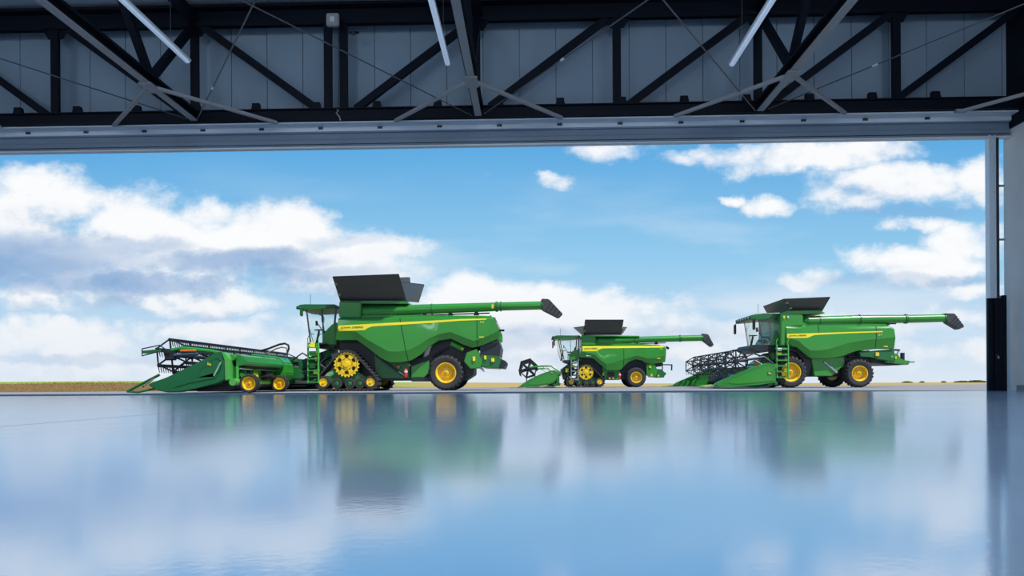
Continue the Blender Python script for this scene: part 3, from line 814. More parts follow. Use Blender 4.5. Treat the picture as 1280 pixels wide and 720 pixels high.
    # rail and brackets under the tube
    for (p0, p1) in P['rails']:
        a, b = qd(*p0, .5), qd(*p1, .5)
        MB().tube([(a[0], Yn + .5, a[1]), (b[0], Yn + .5, b[1])], .03, 6).build('tube_rail', BLACK, root)
        n = max(2, int(abs(b[0] - a[0]) / .9))
        for i in range(n):
            t = (i + .5) / n; x, z = a[0] + (b[0]-a[0])*t, a[1] + (b[1]-a[1])*t
            MB().prism([(x - .12, z - .08), (x + .12, z - .08), (x + .05, z + .10), (x - .05, z + .10)], Yn + .3, Yn + .55).build('cradle', BLACK, root)
    # ---- cab
    dc = P['cab_dy']; qc = lambda px, py: XZ(px, py, Yn + dc)
    Y0, Y1 = Yn + dc, Yf - dc
    rf = MB().prism([qc(*p) for p in P['roof']], Y0 - .05, Y1 + .05, .05).build('cab_roof', DGREEN, root)
    At, Ab, Bt, Bb = [qc(*p) for p in P['pillars']]
    mb = MB()
    cab_parts = []
    for y in (Y0 + .02, Y1 - .02):
        MB().bar((At[0], y, At[1]), (Ab[0], y, Ab[1]),   .05, .06).build('cab_pillar', PILLAR, root)
        MB().bar((Bt[0], y, Bt[1]), (Bb[0], y, Bb[1]), .05, .08).build('cab_pillar', PILLAR, root)
    mt = ((At[0]*.45 + Bt[0]*.55), At[1]); mbm = ((Ab[0]*.45 + Bb[0]*.55), (Ab[1] + Bb[1])/2)
    MB().bar((mt[0], Y0 + .02, mt[1]), (mbm[0], Y0 + .02, mbm[1]), .03, .035).build('door_frame', PILLAR, root)
    # glass: two sides, curved windscreen, rear
    MB().slab([(At[0], Y0, At[1]), (Bt[0], Y0, Bt[1]), (Bb[0], Y0, Bb[1]), (Ab[0], Y0, Ab[1])], .008).build('side_window', GLASS, root)
    MB().slab([(At[0], Y1, At[1]), (Bt[0], Y1, Bt[1]), (Bb[0], Y1, Bb[1]), (Ab[0], Y1, Ab[1])], .008).build('side_window', GLASS, root)
    mb = MB(); R = []
    for i in range(9):
        t = i / 8; y = Y0 + (Y1 - Y0)*t; b = -.22 * (1 - (2*t - 1)**2); R.append([mb.bm.verts.new(p) for p in ((At[0] + b, y, At[1]), (At[0]*.5 + Ab[0]*.5 + b*1.15, y, At[1]*.5 + Ab[1]*.5), (Ab[0] + b, y, Ab[1]))])
    for a, b in zip(R, R[1:]):
        for i in range(2): mb.face([a[i], a[i+1], b[i+1], b[i]])
    mb.build('windscreen', GLASS, root)
    # cab floor, lower body, seat, column
    MB().prism([(Ab[0] - .05, Ab[1] - .03), (Bb[0] + .1, Bb[1] - .03), (Bb[0] + .1, Bb[1] - .22), (Ab[0] + .3, Ab[1] - .25), (Ab[0], Ab[1] - .14)], Y0 - .03, Y1 + .03, .03).build('cab_floor', DARKM, root)
    MB().prism([qc(*p) for p in P['cab_low']], Y0 - .04, Y1 + .04, .04).build('cab_lower_body', GREEN, root)
    h = At[1] - Ab[1]; xs = Ab[0]*.35 + Bb[0]*.65; zs = Ab[1] + .22*h
    s = MB().prism([(xs - .28, zs), (xs + .22, zs), (xs + .24, zs + .12), (xs - .28, zs + .13)], Yc - .27, Yc + .27, .03).prism([(xs + .10, zs + .1), (xs + .22, zs + .1), (xs + .32, zs + .62), (xs + .22, zs + .62)], Yc - .22, Yc + .22, .04).box((xs - .1, Yc - .15, Ab[1] - .05), (xs + .12, Yc + .15, zs)).build('seat', SEAT, root)
    xw = xs - .62
    MB().tube([(xw - .15, Yc, Ab[1] - .05), (xw, Yc, zs + .30)], .05, 8).lathe((xw, Yc, zs + .32), [(.20, 0), (.22, .015), (.22, .03), (.20, .035)], 20, 'z').build('steering_column', BLACK, root)
    MB().box((xs - .35, Yc - .48, zs + .18), (xs + .15, Yc - .34, zs + .26), .02).tube([(xs - .3, Yc - .41, zs + .22), (xs - .55, Yc - .5, zs + .62)], .02, 6).box((xs - .6, Yc - .62, zs + .5), (xs - .56, Yc - .36, zs + .72), .01).build('armrest_console', BLACK, root)
    # mirrors, lights, antenna, beacon
    rx0 = min(qc(*p)[0] for p in P['roof']); rz = max(qc(*p)[1] for p in P['roof'])
    mo = .28 if P['key'] == 1 else 0
    for y, s_ in ((Y0, -1), (Y1, 1)):
        m_ = MB().tube([(rx0 + .35, y, At[1] + .08), (rx0 + .18, y + s_*.25, At[1] + .06), (rx0 + .10 + mo, y + s_*.42, At[1] - .02)], .022, 8).build('mirror_arm', DGREEN, root)
        MB().box((rx0 + .05 + mo, y + s_*.30, At[1] - (.55 if P['key'] != 1 else .34)), (rx0 + .14 + mo, y + s_*.54, At[1] - .02), .03).build('mirror', BLACK if P['key'] != 1 else DGREEN, m_)
    for i in range(6):
        y = Y0 + .12 + (Y1 - Y0 - .24) * i / 5
        l = MB().tube([(rx0 + .06, y, At[1] + .10), (rx0 - .02, y, At[1] + .10)], .075, 12).build('work_light', BLACK, root)
        MB().tube([(rx0 - .02, y, At[1] + .10), (rx0 - .028, y, At[1] + .10)], .06, 12).build('lens', LENS, l)
    MB().tube([(rx0 + .55, Y0 + .3, rz - .02), (rx0 + .55, Y0 + .3, rz + .5)], .010, 5).build('antenna', BLACK, root)
    MB().lathe((rx0 + .75, Yc, rz - .02), [(.09, 0), (.09, .05), (.06, .12), (.001, .13)], 14, 'z').build('receiver_dome', YELLOW, root)
    # wiper and handrail before the cab
    MB().tube([(Ab[0] - .22, Yc, Ab[1] + .05), (At[0]*.5 + Ab[0]*.5 - .27, Yc - .2, (At[1] + Ab[1])/2)], .012, 5).build('wiper', BLACK, root)
    # ---- access ladder
    (lx0, lz1), (lx1, lz0) = q(*P['ladder'][0]), q(*P['ladder'][1]); yl = Yn - .02
    rail = P.get('rail_mat', LGREEN)
    for x in (lx0, lx1): MB().box((x - .030, yl - .16, lz0), (x + .030, yl - .07, lz1), .008).build('ladder_rail', rail, root)
    n = P['steps']
    for i in range(n):
        z = lz0 + (lz1 - lz0) * (i + .1) / n
        MB().box((lx0, yl - .22, z), (lx1, yl + .06, z + .03), .005).box((lx0, yl + .03, z), (lx1, yl + .06, z + .10)).build('ladder_step', rail if i % 2 == 0 or P['key'] == 3 else DGREEN, root)
    MB().box((lx0 - .02, yl + .02, lz1 - .06), (lx1 + .25, yl + dc + .05, lz1), .01).build('platform', DARKM, root)
    for x in (lx0, lx1): MB().tube([(x, yl - .11, lz1), (x - .02, yl - .11, lz1 + .35*(P['hand'])), (x + .06, yl - .06, lz1 + .75*P['hand']), (x + .16, yl + .2, lz1 + .8*P['hand'])], .018, 6).build('handrail', rail if P['key'] == 3 else DGREEN, root)
    for px, py, w, h2, m in P['ladder_bits']:
        x, z = q(px, py); MB().box((x - w*S/2, yl - .10, z - h2*S/2), (x + w*S/2, yl - .04, z + h2*S/2), .01).build('ladder_plate', m, root)
    # ---- feeder house
    a, b, c, d = [XZ(px, py, Yc - .7) for px, py in P['feeder']]
    fh = MB().prism([a, b, c, d], Yc - .75, Yc + .75, .03).build('feeder_house', GREEN if P['key'] == 3 else DGREEN, root)
    mb = MB()
    for t in (.25, .5, .75):
        u, l = Vector((a[0] + (b[0]-a[0])*t, Yc - .77, a[1] + (b[1]-a[1])*t)), Vector((d[0] + (c[0]-d[0])*t, Yc - .77, d[1] + (c[1]-d[1])*t)); mb.bar(u, l, .04, .06)
    mb.tube([((a[0]+d[0])/2, Yc - .80, (a[1]+d[1])/2), ((b[0]+c[0])/2, Yc - .80, (b[1]+c[1])/2)], .06, 10)
    mb.build('drive_shaft', DARKM, fh)
    # ---- chassis and underside
    x0, z1 = q(*P['chassis'][0]); x1, z0 = q(*P['chassis'][1])
    MB().prism([(x0, z1), (x1, z1), (x1, z0 + .25), (x1 - .4, z0), (x0 + .3, z0), (x0, z0 + .3)], Yn + .75, Yf - .75, .03).build('chassis', DARKM, root)
    for pts, dy0, dy1, m, nm in P['blocks']:
        MB().prism([qd(px, py, dy0) for px, py in pts], Yn + dy0, (Yn + dy1), .025).build(nm, m, root)
    for p0, p1, r, dy, m, nm in P['pipes']:
        a, b = qd(*p0, dy), qd(*p1, dy); MB().tube([(a[0], Yn + dy, a[1]), (b[0], Yn + dy, b[1])], r, 12).build(nm, m, root)
    for px, py, w, h2, m, dy in P['lamps']:
        x, z = qd(px, py, dy); MB().box((x - w*S/2, Yn + dy - .02, z - h2*S/2), (x + w*S/2, Yn + dy + .05, z + h2*S/2), .008).build('reflector', m, root)
    if P.get('extinguisher'):
        x, z = qd(*P['extinguisher'], -.02); k = P['ext_h'] * S
        e = MB().lathe((x, Yn + .12, z - k/2), [(.075, 0), (.08, .03), (.08, k*.72), (.05, k*.85), (.001, k*.86)], 14, 'z').build('fire_extinguisher_bottle', RED, root)
        MB().box((x - .03, Yn + .09, z + k*.34), (x + .06, Yn + .15, z + k*.5), .01).build('valve', BLACK, e)
        MB().lathe((x, Yn + .12, z - k*.05), [(.082, 0), (.082, k*.2)], 14, 'z').build('bottle_label', LENS, e)
    # ---- running gear
    if P['track']:
        T = P['track']
        def cc(t): x, z = q(t[0], t[1]); return (x, z, t[2] * S)
        sp_, fr, rr = cc(T['sprocket']), cc(T['front']), cc(T['rear'])
        # rest the belt on the ground
        fr = (fr[0], fr[2] + .105, fr[2]); rr = (rr[0], rr[2] + .105, rr[2])
        rol = [(q(px, py)[0], r * S + .105, r * S) for px, py, r in T['rollers']]
        track_unit(root, sp_, fr, rr, rol, Yn - .06, Yn + .60, T['yel'] * S)
        track_unit(root, sp_, fr, rr, rol, Yf - .60, Yf + .06, T['yel'] * S)
        MB().tube([(sp_[0], Yn + .2, sp_[1]), (sp_[0], Yf - .2, sp_[1])], .16, 16).build('front_axle', DARKM, root)
        MB().prism([q(*p) for p in P['arch']], Yn + .62, Yf - .62).build('wheel_arch_liner', BLACK, root)
    else:
        px, py, r, rim = P['front_wheel']; x, _ = qd(px, py, 0); r *= S; rim *= S
        mk_wheel(root, (x, Yn + .36, r), r, .68, rim, -1, 'front_tyre'); mk_wheel(root, (x, Yf - .36, r), r, .68, rim, 1, 'front_tyre')
        MB().tube([(x, Yn + .3, r), (x, Yf - .3, r)], .18, 16).build('front_axle', DARKM, root)
        MB().prism([q(*p) for p in P['arch']], Yn + .75, Yf - .75).build('wheel_arch_liner', BLACK, root)
    px, py, r, rim = P['rear_wheel']; x, _ = qd(px, py, P['rw_dy']); r *= S; rim *= S; wy = P['rw_dy']
    mk_wheel(root, (x, Yn + wy + .30, r), r, P['rw_w'], rim, -1, 'rear_tyre'); mk_wheel(root, (x, Yf - wy - .30, r), r, P['rw_w'], rim, 1, 'rear_tyre')
    MB().box((x - .12, Yn + wy + .4, r - .1), (x + .12, Yf - wy - .4, r + .15), .03).build('rear_axle', DGREEN, root)
    MB().prism([q(*p) for p in P['rear_arch']], Yn + .6, Yf - .6).build('rear_arch_liner', BLACK, root)
    return root

COM = []
# ------------------------------------------------------------------ big tracked machine, left of centre
P1 = dict(key=1, Yn=30.0, W=3.4, foot=(500, 487), label='largest green combine harvester, on rubber tracks, with its black tank covers raised high',
    body=[(424, 392), (511, 393), (608, 394), (617, 398), (622, 420), (600, 428), (563, 421), (549, 424), (522, 442), (508, 449), (488, 451), (478, 446), (455, 429), (446, 424), (421, 424), (424, 404)],
    tank_block=[(423.3, 376.5), (451, 376.5), (450, 396.5), (423, 396.5)], tank_rim=[(424, 375.6), (509.5, 376.8), (510, 379.5), (424, 378.6)], recess=[(450, 378), (510, 379), (513, 396), (450, 396)],
    cols=[((422.8, 396.8), (421.3, 411), (418, 425)), ((434, 396.6), (434, 413), (432, 425)), ((445, 396.6), (446, 415), (445, 425)), ((456, 396.5), (458, 424), (454.5, 431.6)), ((478, 396.4), (474, 433), (475, 447.5)),
          ((487.6, 396.3), (485, 439), (486, 453)), ((500, 396.1), (498, 439.5), (500, 453)), ((513, 396), (511, 437.5), (513.6, 450.5)), ((525, 395.8), (524, 431), (525.4, 443.4)), ((537, 395.6), (536, 423), (536, 433)),
          ((549, 395.4), (549, 417.5), (548, 425.4)), ((563, 395), (563, 415), (563.3, 423.2)), ((578, 394.8), (578, 421), (578, 430.5)), ((592, 394.6), (592, 426), (590.5, 434.6)), ((604, 394.5), (605, 422), (604, 431)), ((613, 394.4), (616.5, 417), (616, 426)), ((616.5, 396), (624, 412), (624.6, 422))],
    seams=[((499.6, 397.6), (509.6, 451)), ((596, 395.5), (596.4, 432))],
    stripe=([(423, 407), (470, 404.4), (540, 400.8), (575, 398.8), (608, 398)], [(422, 414.2), (455.5, 412.6), (461, 409.2), (466, 408), (540, 403.6), (575, 401), (607.8, 399.5)]),
    text=(425.8, 411.4, 28, 2.8), model=('X9', 600, 404.2, 5, 2.6),
    chips=[(602, 421.4, 6, 1.2, STRIPE)],
    flaps=[([(416.2, 346.1), (498.2, 343), (507, 375.6), (425.7, 376)], (-.75, -.75, .28, .28), .04),
           ([(501, 352.6), (530, 356), (523, 378), (508, 377)], (.3, 2.9, 2.6, .4), .04),
           ([(418, 347), (430, 351), (438, 378), (425.7, 376)], (-.5, 3.2, 3.0, .3), .04),
           ([(440, 349), (512, 347), (515, 377), (440, 377)], (3.9, 3.9, 3.0, 3.0), .04)],
    auger=[(455, 389.6, 6.4), (470, 389.2, 6.4), (530, 386.6, 6.3), (612, 383.8, 5.6), (628, 383, 5.3), (678, 381.8, 5.2)],
    collars=[(540, 386.2, 6.8, 1.2), (621, 383.4, 6.4, 3.0), (626, 383.1, 6.3, 1.5), (677, 381.8, 5.8, 2)],
    spout=[(676.5, 373.8), (685.8, 374.2), (703.6, 393), (698, 398.3), (677.5, 388)], tube_marks=[(616, 383.6, 5.6)], rails=[((515, 394.6), (612, 391.4))],
    cab_dy=.55, roof=[(370.4, 384.2), (372.5, 381.6), (379, 380.3), (419.5, 380.4), (421, 385), (399, 386.4), (387, 387), (372, 386.6)],
    pillars=[(383, 387), (388, 428.5), (420, 385), (416, 428.5)], cab_low=[(403.5, 431.5), (403.5, 420), (408, 412.5), (415, 406), (420, 402), (420, 431.5)],
    ladder=[(386.2, 428.5), (399.4, 479)], steps=7, hand=.5, ladder_bits=[(391.5, 431.5, 6, 6.5, STRIPE), (397.2, 434, 3, 9, LGREEN), (392, 442, 9, 6, LGREEN), (396.8, 441, 2, 5, STRIPE), (395.6, 449, 1.6, 5, STRIPE), (391, 457, 8, 6, GREEN), (395.5, 465.5, 5.5, 4.5, STRIPE), (390, 470, 6, 5, DGREEN)],
    feeder=[(373, 452), (412, 436), (418, 456), (375, 476)], chassis=[(462, 446), (590, 475)],
    blocks=[([(468, 440), (486, 452), (512, 452), (512, 473), (470, 473)], .55, 1.0, DGREEN, 'side_tank'), ([(514, 458), (537, 450), (536, 466), (530, 472), (514, 472)], .5, 1.0, GREEN, 'engine_guard'),
            ([(583, 441), (596, 436), (603, 452), (600, 460), (588, 461), (580, 452)], .15, 1.2, GREEN, 'rear_shield'), ([(600, 430), (623, 425), (626, 434), (624, 446), (600, 444)], .3, 3.1, DARKM, 'exhaust_housing'),
            ([(602, 443.5), (624, 445), (626, 452), (623, 460), (602, 459), (600, 451)], .2, 3.2, DGREEN, 'straw_chopper'), ([(622, 447), (632, 451), (633, 454), (630, 460.5), (622, 459.5)], .5, 2.9, DARKM, 'chaff_spreader'),
            ([(512, 471), (540, 472), (538, 477), (514, 477)], .5, 1.2, DARKM, 'belly_pan')],
    pipes=[((564, 429), (580, 437), .13, .4, GREEN, 'air_duct'), ((540, 446), (560, 434), .05, .5, DARKM, 'hydraulic_hose'), ((470, 444), (505, 470), .05, .35, DARKM, 'hydraulic_hose'), ((596, 456), (606, 464), .05, .3, STEEL, 'tie_bar'), ((617, 397), (625, 413), .06, .5, STEEL, 'rear_ladder_rail'), ((613, 394), (622, 416), .03, 1.0, STEEL, 'rear_ladder_rail'), ((624, 413), (630.5, 413), .05, .4, BLACK, 'lamp_arm')],
    lamps=[(578, 436, 2.4, 2.4, AMBER, .25), (592.4, 448.5, 3.2, 5.5, STRIPE, .1), (606.5, 447, 2.6, 4.8, STRIPE, .15), (616, 450, 4, 4.6, STRIPE, .15), (498.5, 458.5, 2, 3, ORANGE, .4), (512, 456.5, 2, 2.6, ORANGE, .3)],
    extinguisher=(506.5, 465), ext_h=12,
    track=dict(sprocket=(433.2, 455.4, 16.4), front=(404.2, 477, 8.2), rear=(463.2, 477, 8.2), rollers=[(421, 480.5, 6.6), (437.2, 480.5, 6.6), (449.8, 480.5, 6.6)], yel=5.2),
    arch=[(420, 424), (446, 424), (458, 434), (484, 455), (480, 470), (418, 470)], rear_wheel=(557.2, 466, 22.4, 12.6), rw_dy=.12, rw_w=.62,
    rear_arch=[(536, 434), (549, 424), (564, 422), (580, 430), (590, 436), (594, 452), (530, 454)])
COM.append(combine(P1))

P2 = dict(key=2, Yn=47.0, W=3.3, foot=(760, 484), label='smallest looking green combine harvester, on rubber tracks, parked farthest back in the middle',
    body=[(729, 428), (775, 428), (826, 431), (832, 436), (831, 452), (814, 454), (808, 451.5), (795, 448), (786, 452), (777, 461), (760, 461.5), (742, 446), (726, 445.5), (728, 434)],
    tank_block=[(727.2, 419.4), (744.6, 419.6), (744.6, 431.6), (727.2, 431.6)], tank_rim=[(727.2, 418.6), (799.5, 419.6), (800, 421.4), (727.2, 420.6)], recess=[(744.6, 420.4), (782, 421), (784, 431.6), (744.6, 431.6)],
    cols=[((727.6, 431.8), (726, 439), (724.8, 447)), ((735, 431.8), (734, 441), (733, 447)), ((742, 431.7), (743, 443), (742, 448.2)), ((750, 431.7), (750, 449.5), (749.5, 455)), ((759, 431.7), (758, 455), (758.4, 462.5)), ((768, 431.6), (768, 453), (768, 463)), ((776, 431.6), (777, 450), (776, 462.5)),
          ((785, 431.6), (786, 447), (785, 452.8)), ((795, 431.6), (796, 444.6), (795, 449)), ((803, 431.6), (803, 446), (803, 450.6)), ((809, 431.6), (809, 448), (809, 453.2)), ((815, 431.6), (815, 448), (814.5, 455)), ((824, 431.6), (824, 446.4), (823, 454)), ((830, 431.8), (831.6, 444), (831.5, 452.6)), ((833, 434), (832.5, 443), (832, 452))],
    seams=[((779.7, 432.4), (779.9, 457))],
    stripe=([(728.3, 432.6), (745, 432.6), (790, 432.4), (829.5, 432.2)], [(727.4, 438.9), (745.7, 439), (749, 436.8), (753, 435.4), (790, 435), (829.5, 434.4)]),
    text=(730.2, 437.3, 16, 2.2), model=('T6', 824, 437.2, 4, 1.8), chips=[(736, 444.6, 6.5, 1.1, LENS), (823.5, 448, 4.5, 1.1, AMBER)],
    flaps=[([(731.6, 399.9), (779.2, 399.9), (776.2, 418.6), (729.8, 418.6)], (-.55, -.55, .28, .28), .04), ([(717.3, 409.6), (730, 408), (729, 418.6), (727.6, 418.6)], (3.4, -.3, .3, 2.9), .04),
           ([(779, 409), (783.6, 409), (778, 417), (776, 418.6)], (0, 3.2, 2.9, .3), .04), ([(731, 403), (776, 403), (773, 418), (730, 418)], (3.8, 3.8, 3.0, 3.0), .04)],
    auger=[(748, 426.2, 4.0), (758, 426.2, 4.0), (800, 424.6, 3.9), (845, 423.2, 3.8), (878, 422.4, 3.8)], collars=[(793, 424.8, 4.3, 1), (850, 423, 4.3, 2), (877.6, 422.4, 4.2, 1.5)],
    spout=[(877, 417.2), (884.4, 418), (891.6, 431.6), (888.2, 434), (878.6, 426.6)], tube_marks=[], rails=[((784, 430), (832, 428.6))],
    cab_dy=.5, roof=[(690.8, 421.8), (692.5, 419.8), (697, 419.2), (725.4, 419.2), (726, 422), (712, 422.9), (701, 423.2), (692, 423.2)], pillars=[(699.5, 423), (705, 449.5), (723.5, 422.4), (721.6, 449.5)],
    cab_low=[(711, 451), (711.5, 443), (715, 439), (721, 437), (724.6, 437), (724.6, 451)], rail_mat=STEEL,
    ladder=[(713.8, 449.6), (722.6, 475.6)], steps=5, hand=.3, ladder_bits=[(716.8, 457.8, 3, 3, STRIPE), (719, 452, 5, 2, LGREEN)],
    feeder=[(701, 462), (714, 452), (720, 464), (705, 475)], chassis=[(748, 456), (808, 474)],
    blocks=[([(752, 456), (759, 462), (774, 462), (775, 475), (756, 475)], .4, 1.0, GREEN, 'side_tank'), ([(759.5, 465), (768, 465), (768, 475), (759.5, 475)], .3, .42, BLACK, 'side_step'),
            ([(808, 455), (818, 454), (822, 463), (819, 471), (808, 469)], .2, 1.2, GREEN, 'rear_shield'), ([(812, 453), (829, 453.6), (827, 458), (813, 458)], .3, 3.0, DARKM, 'exhaust_housing'),
            ([(818, 461), (827, 461.5), (832, 467), (830, 472), (818, 471)], .3, 3.0, DGREEN, 'straw_chopper'), ([(826, 462), (833, 466.5), (832, 469), (826, 471)], .5, 2.8, DARKM, 'chaff_spreader'), ([(757, 461), (776, 461.5), (776, 466), (757, 466)], .6, 1.0, DARKM, 'belly_pan')],
    pipes=[((828.6, 455.8), (840, 456), .04, .6, BLACK, 'hitch_arm'), ((839.8, 455.6), (839.5, 463), .05, .6, BLACK, 'hitch_post'), ((828, 453), (828, 463), .04, .6, BLACK, 'hitch_arm'), ((832.5, 433.5), (836, 436), .08, .5, BLACK, 'lamp_arm')],
    lamps=[(812.6, 458.6, 2.4, 2.6, AMBER, .15), (814.4, 468.8, 2.6, 2.4, AMBER, .15), (823, 469.6, 2, 2, AMBER, .25), (754, 467.6, 1.8, 4, AMBER, .35), (708.9, 463, 3.6, 5, STRIPE, .3), (762, 473, 2.4, 1.6, AMBER, .28), (766.4, 473, 2, 1.6, AMBER, .28)],
    extinguisher=(774.8, 468.8), ext_h=9,
    track=dict(sprocket=(732.6, 465.4, 9.4), front=(714, 478.2, 5.2), rear=(749.7, 478.4, 5.2), rollers=[(724, 480, 3.8), (733, 480, 3.8), (741, 480, 3.8)], yel=3.2),
    arch=[(726, 446), (742, 447), (750, 455), (759, 463), (758, 475), (722, 475)], rear_wheel=(795.6, 473.6, 12.4, 6.8), rw_dy=.1, rw_w=.6,
    rear_arch=[(778, 460), (786, 452), (796, 448), (808, 452.6), (812, 460), (812, 466), (776, 466)])
COM.append(combine(P2))

P3 = dict(key=3, Yn=34.0, W=3.4, foot=(1030, 484), label='green combine harvester on big black tyres, nearest the concrete wall',
    body=[(985, 402), (1110, 404), (1117, 409), (1118.5, 434), (1094, 434.5), (1072, 437), (1055, 444), (1036, 447), (1014, 446.5), (998, 432.5), (983, 431.5), (984, 410)],
    tank_block=[(976.4, 393.2), (1004.6, 393.2), (1004.6, 407), (983, 407), (982, 432), (976, 432)], tank_rim=[(985, 388.2), (1027, 387.6), (1033, 391.4), (976.4, 393.6), (976.4, 391.5)], recess=[(1004, 394), (1034, 392.5), (1040, 407), (1004, 407)],
    cols=[((983.2, 407), (982.6, 421), (982, 432)), ((992, 407), (991, 424), (990, 432.6)), ((998, 407), (998, 426), (997.6, 434)), ((1006, 407), (1005.6, 433), (1006, 441)), ((1014, 407), (1013, 438), (1014.4, 447.6)), ((1025, 407), (1024, 438), (1025, 448)), ((1037, 407), (1036, 436.4), (1037, 448)), ((1047, 407), (1047, 433), (1047, 446.6)), ((1056, 407), (1056, 430), (1056, 445)),
          ((1064, 407), (1064, 428), (1064, 441.4)), ((1072, 407), (1072, 427), (1072, 438.8)), ((1083, 407), (1083, 425), (1083, 437)), ((1095, 407), (1095, 424), (1095, 436)), ((1106, 407), (1107, 423), (1107, 436)), ((1112, 407), (1114, 422), (1114, 436)), ((1117.6, 409), (1119.4, 422), (1119.4, 435.6))],
    seams=[((1095.4, 408), (1095.4, 435)), ((1023.6, 407.6), (1023.6, 418))],
    stripe=([(984, 417.4), (1012, 416.6), (1060, 415), (1103.6, 413.8)], [(983.2, 422.6), (1009.5, 422.4), (1013.5, 420.6), (1018, 418.8), (1060, 416.6), (1103.6, 415.2)]),
    text=(986, 421.2, 22, 2.3), model=('S7', 1097.6, 419.6, 5, 2.0), chips=[(1108.5, 433, 5, 1.3, AMBER), (1064, 417, .1, .1, AMBER)],
    flaps=[([(979.7, 374), (1037.2, 371.6), (1027, 389), (990, 389)], (-.2, -.2, .35, .35), .05), ([(954.4, 383), (979.7, 374), (990, 389), (959, 391)], (3.5, -.2, .35, 3.1), .05), ([(1037.2, 371.6), (1031, 375), (1024, 389), (1027, 389)], (-.2, 3.6, 3.1, .35), .05), ([(957, 383), (1030, 376), (1024, 389), (960, 391)], (3.6, 3.6, 3.1, 3.1), .05)],
    flap_mat=mat('dark_grey_tank_cover', (.055, .055, .06), .35, vary=.2, scale=2),
    auger=[(1009, 401, 5.4), (1016, 401, 5.4), (1075, 399.4, 5.6), (1100, 399, 5.4), (1136, 398.6, 5.0), (1181, 397.6, 4.8)], collars=[(1023.6, 400.8, 5.9, 1.2), (1074, 399.4, 6.2, 1.6), (1132, 398.7, 5.9, 3), (1180, 397.6, 5.3, 2)],
    spout=[(1178.8, 392), (1191, 392.2), (1203.2, 408.8), (1195.8, 412.2), (1181, 403.4)], tube_marks=[], rails=[((1040, 406), (1120, 404.6))],
    cab_dy=.55, roof=[(936.5, 399), (937, 395.5), (940, 393.4), (955, 391.6), (975, 391.8), (976, 396.5), (966, 397.4), (948, 399.4), (938, 400)], pillars=[(948.6, 399.3), (954, 433.5), (972, 397), (973, 431)],
    cab_low=[(962, 434), (963, 426), (968, 419), (973, 410), (977, 405), (977, 434)],
    ladder=[(969.6, 431), (984, 473)], steps=6, hand=.4, rail_mat=LGREEN, ladder_bits=[(973, 437, 6, 4, LENS), (973.4, 442.6, 5, 3.6, STRIPE), (981, 463, 4, 5, STRIPE), (982.6, 468, 4.4, 4, AMBER)],
    feeder=[(945, 455), (966, 440), (974, 458), (952, 476)], chassis=[(1000, 446), (1085, 470)],
    blocks=[([(1014, 446), (1036, 448), (1055, 446), (1056, 456), (1040, 470), (1018, 470)], .4, 1.2, GREEN, 'side_tank'), ([(985, 432), (998, 434), (1013, 447), (1016, 456), (1010, 470), (1006, 470), (1005, 450), (996, 440), (985, 438)], .5, .8, DARKM, 'fender'),
            ([(1074, 440), (1118, 436), (1119, 452), (1096, 449), (1090, 446), (1076, 446)], .2, 3.2, DGREEN, 'straw_chopper'), ([(1084, 446), (1120, 449), (1138, 451), (1136, 456), (1110, 456.4), (1090, 453)], .6, 2.8, DARKM, 'chaff_spreader'), ([(1107, 441), (1122, 442), (1126, 449), (1137, 452), (1136, 456), (1108, 453)], .25, .6, GREEN, 'tail_board'),
            ([(941, 431), (968, 431), (967, 437), (952, 441), (944, 438), (936, 436)], .5, 2.9, DARKM, 'cab_step_deck')],
    pipes=[((1048, 452), (1062, 470), .07, .5, DARKM, 'hydraulic_hose'), ((1030, 452), (1046, 466), .06, .38, STEEL, 'hydraulic_hose'), ((1112, 437), (1124.6, 437.6), .05, .5, BLACK, 'lamp_arm'), ((1124, 437), (1120, 446), .04, .5, STEEL, 'tie_bar'), ((1128, 441), (1128, 451), .10, .6, BLACK, 'hitch_post'), ((1130, 452.6), (1143, 452.4), .03, .6, DGREEN, 'hitch_arm'), ((1060, 446), (1100, 444), .06, .5, DARKM, 'hydraulic_hose')],
    lamps=[(980, 396.6, 1.8, 3.4, STRIPE, .03), (985, 396.4, 1.8, 2.6, LENS, .03), (1096.6, 442.8, 4.4, 4.4, AMBER, .15), (1119.6, 447, 2, 3, AMBER, .2), (1115, 446, 3, 3, LGREEN, .2)],
    extinguisher=None, track=None, front_wheel=(989.6, 465, 19.6, 11.6), arch=[(984, 433), (998, 435), (1013, 448), (1016, 470), (980, 470)], rear_wheel=(1075.4, 467.6, 17.4, 9.4), rw_dy=-.05, rw_w=.6,
    rear_arch=[(1046, 449), (1060, 443), (1074, 439), (1094, 437), (1098, 446), (1090, 455), (1050, 458)])
COM.append(combine(P3))
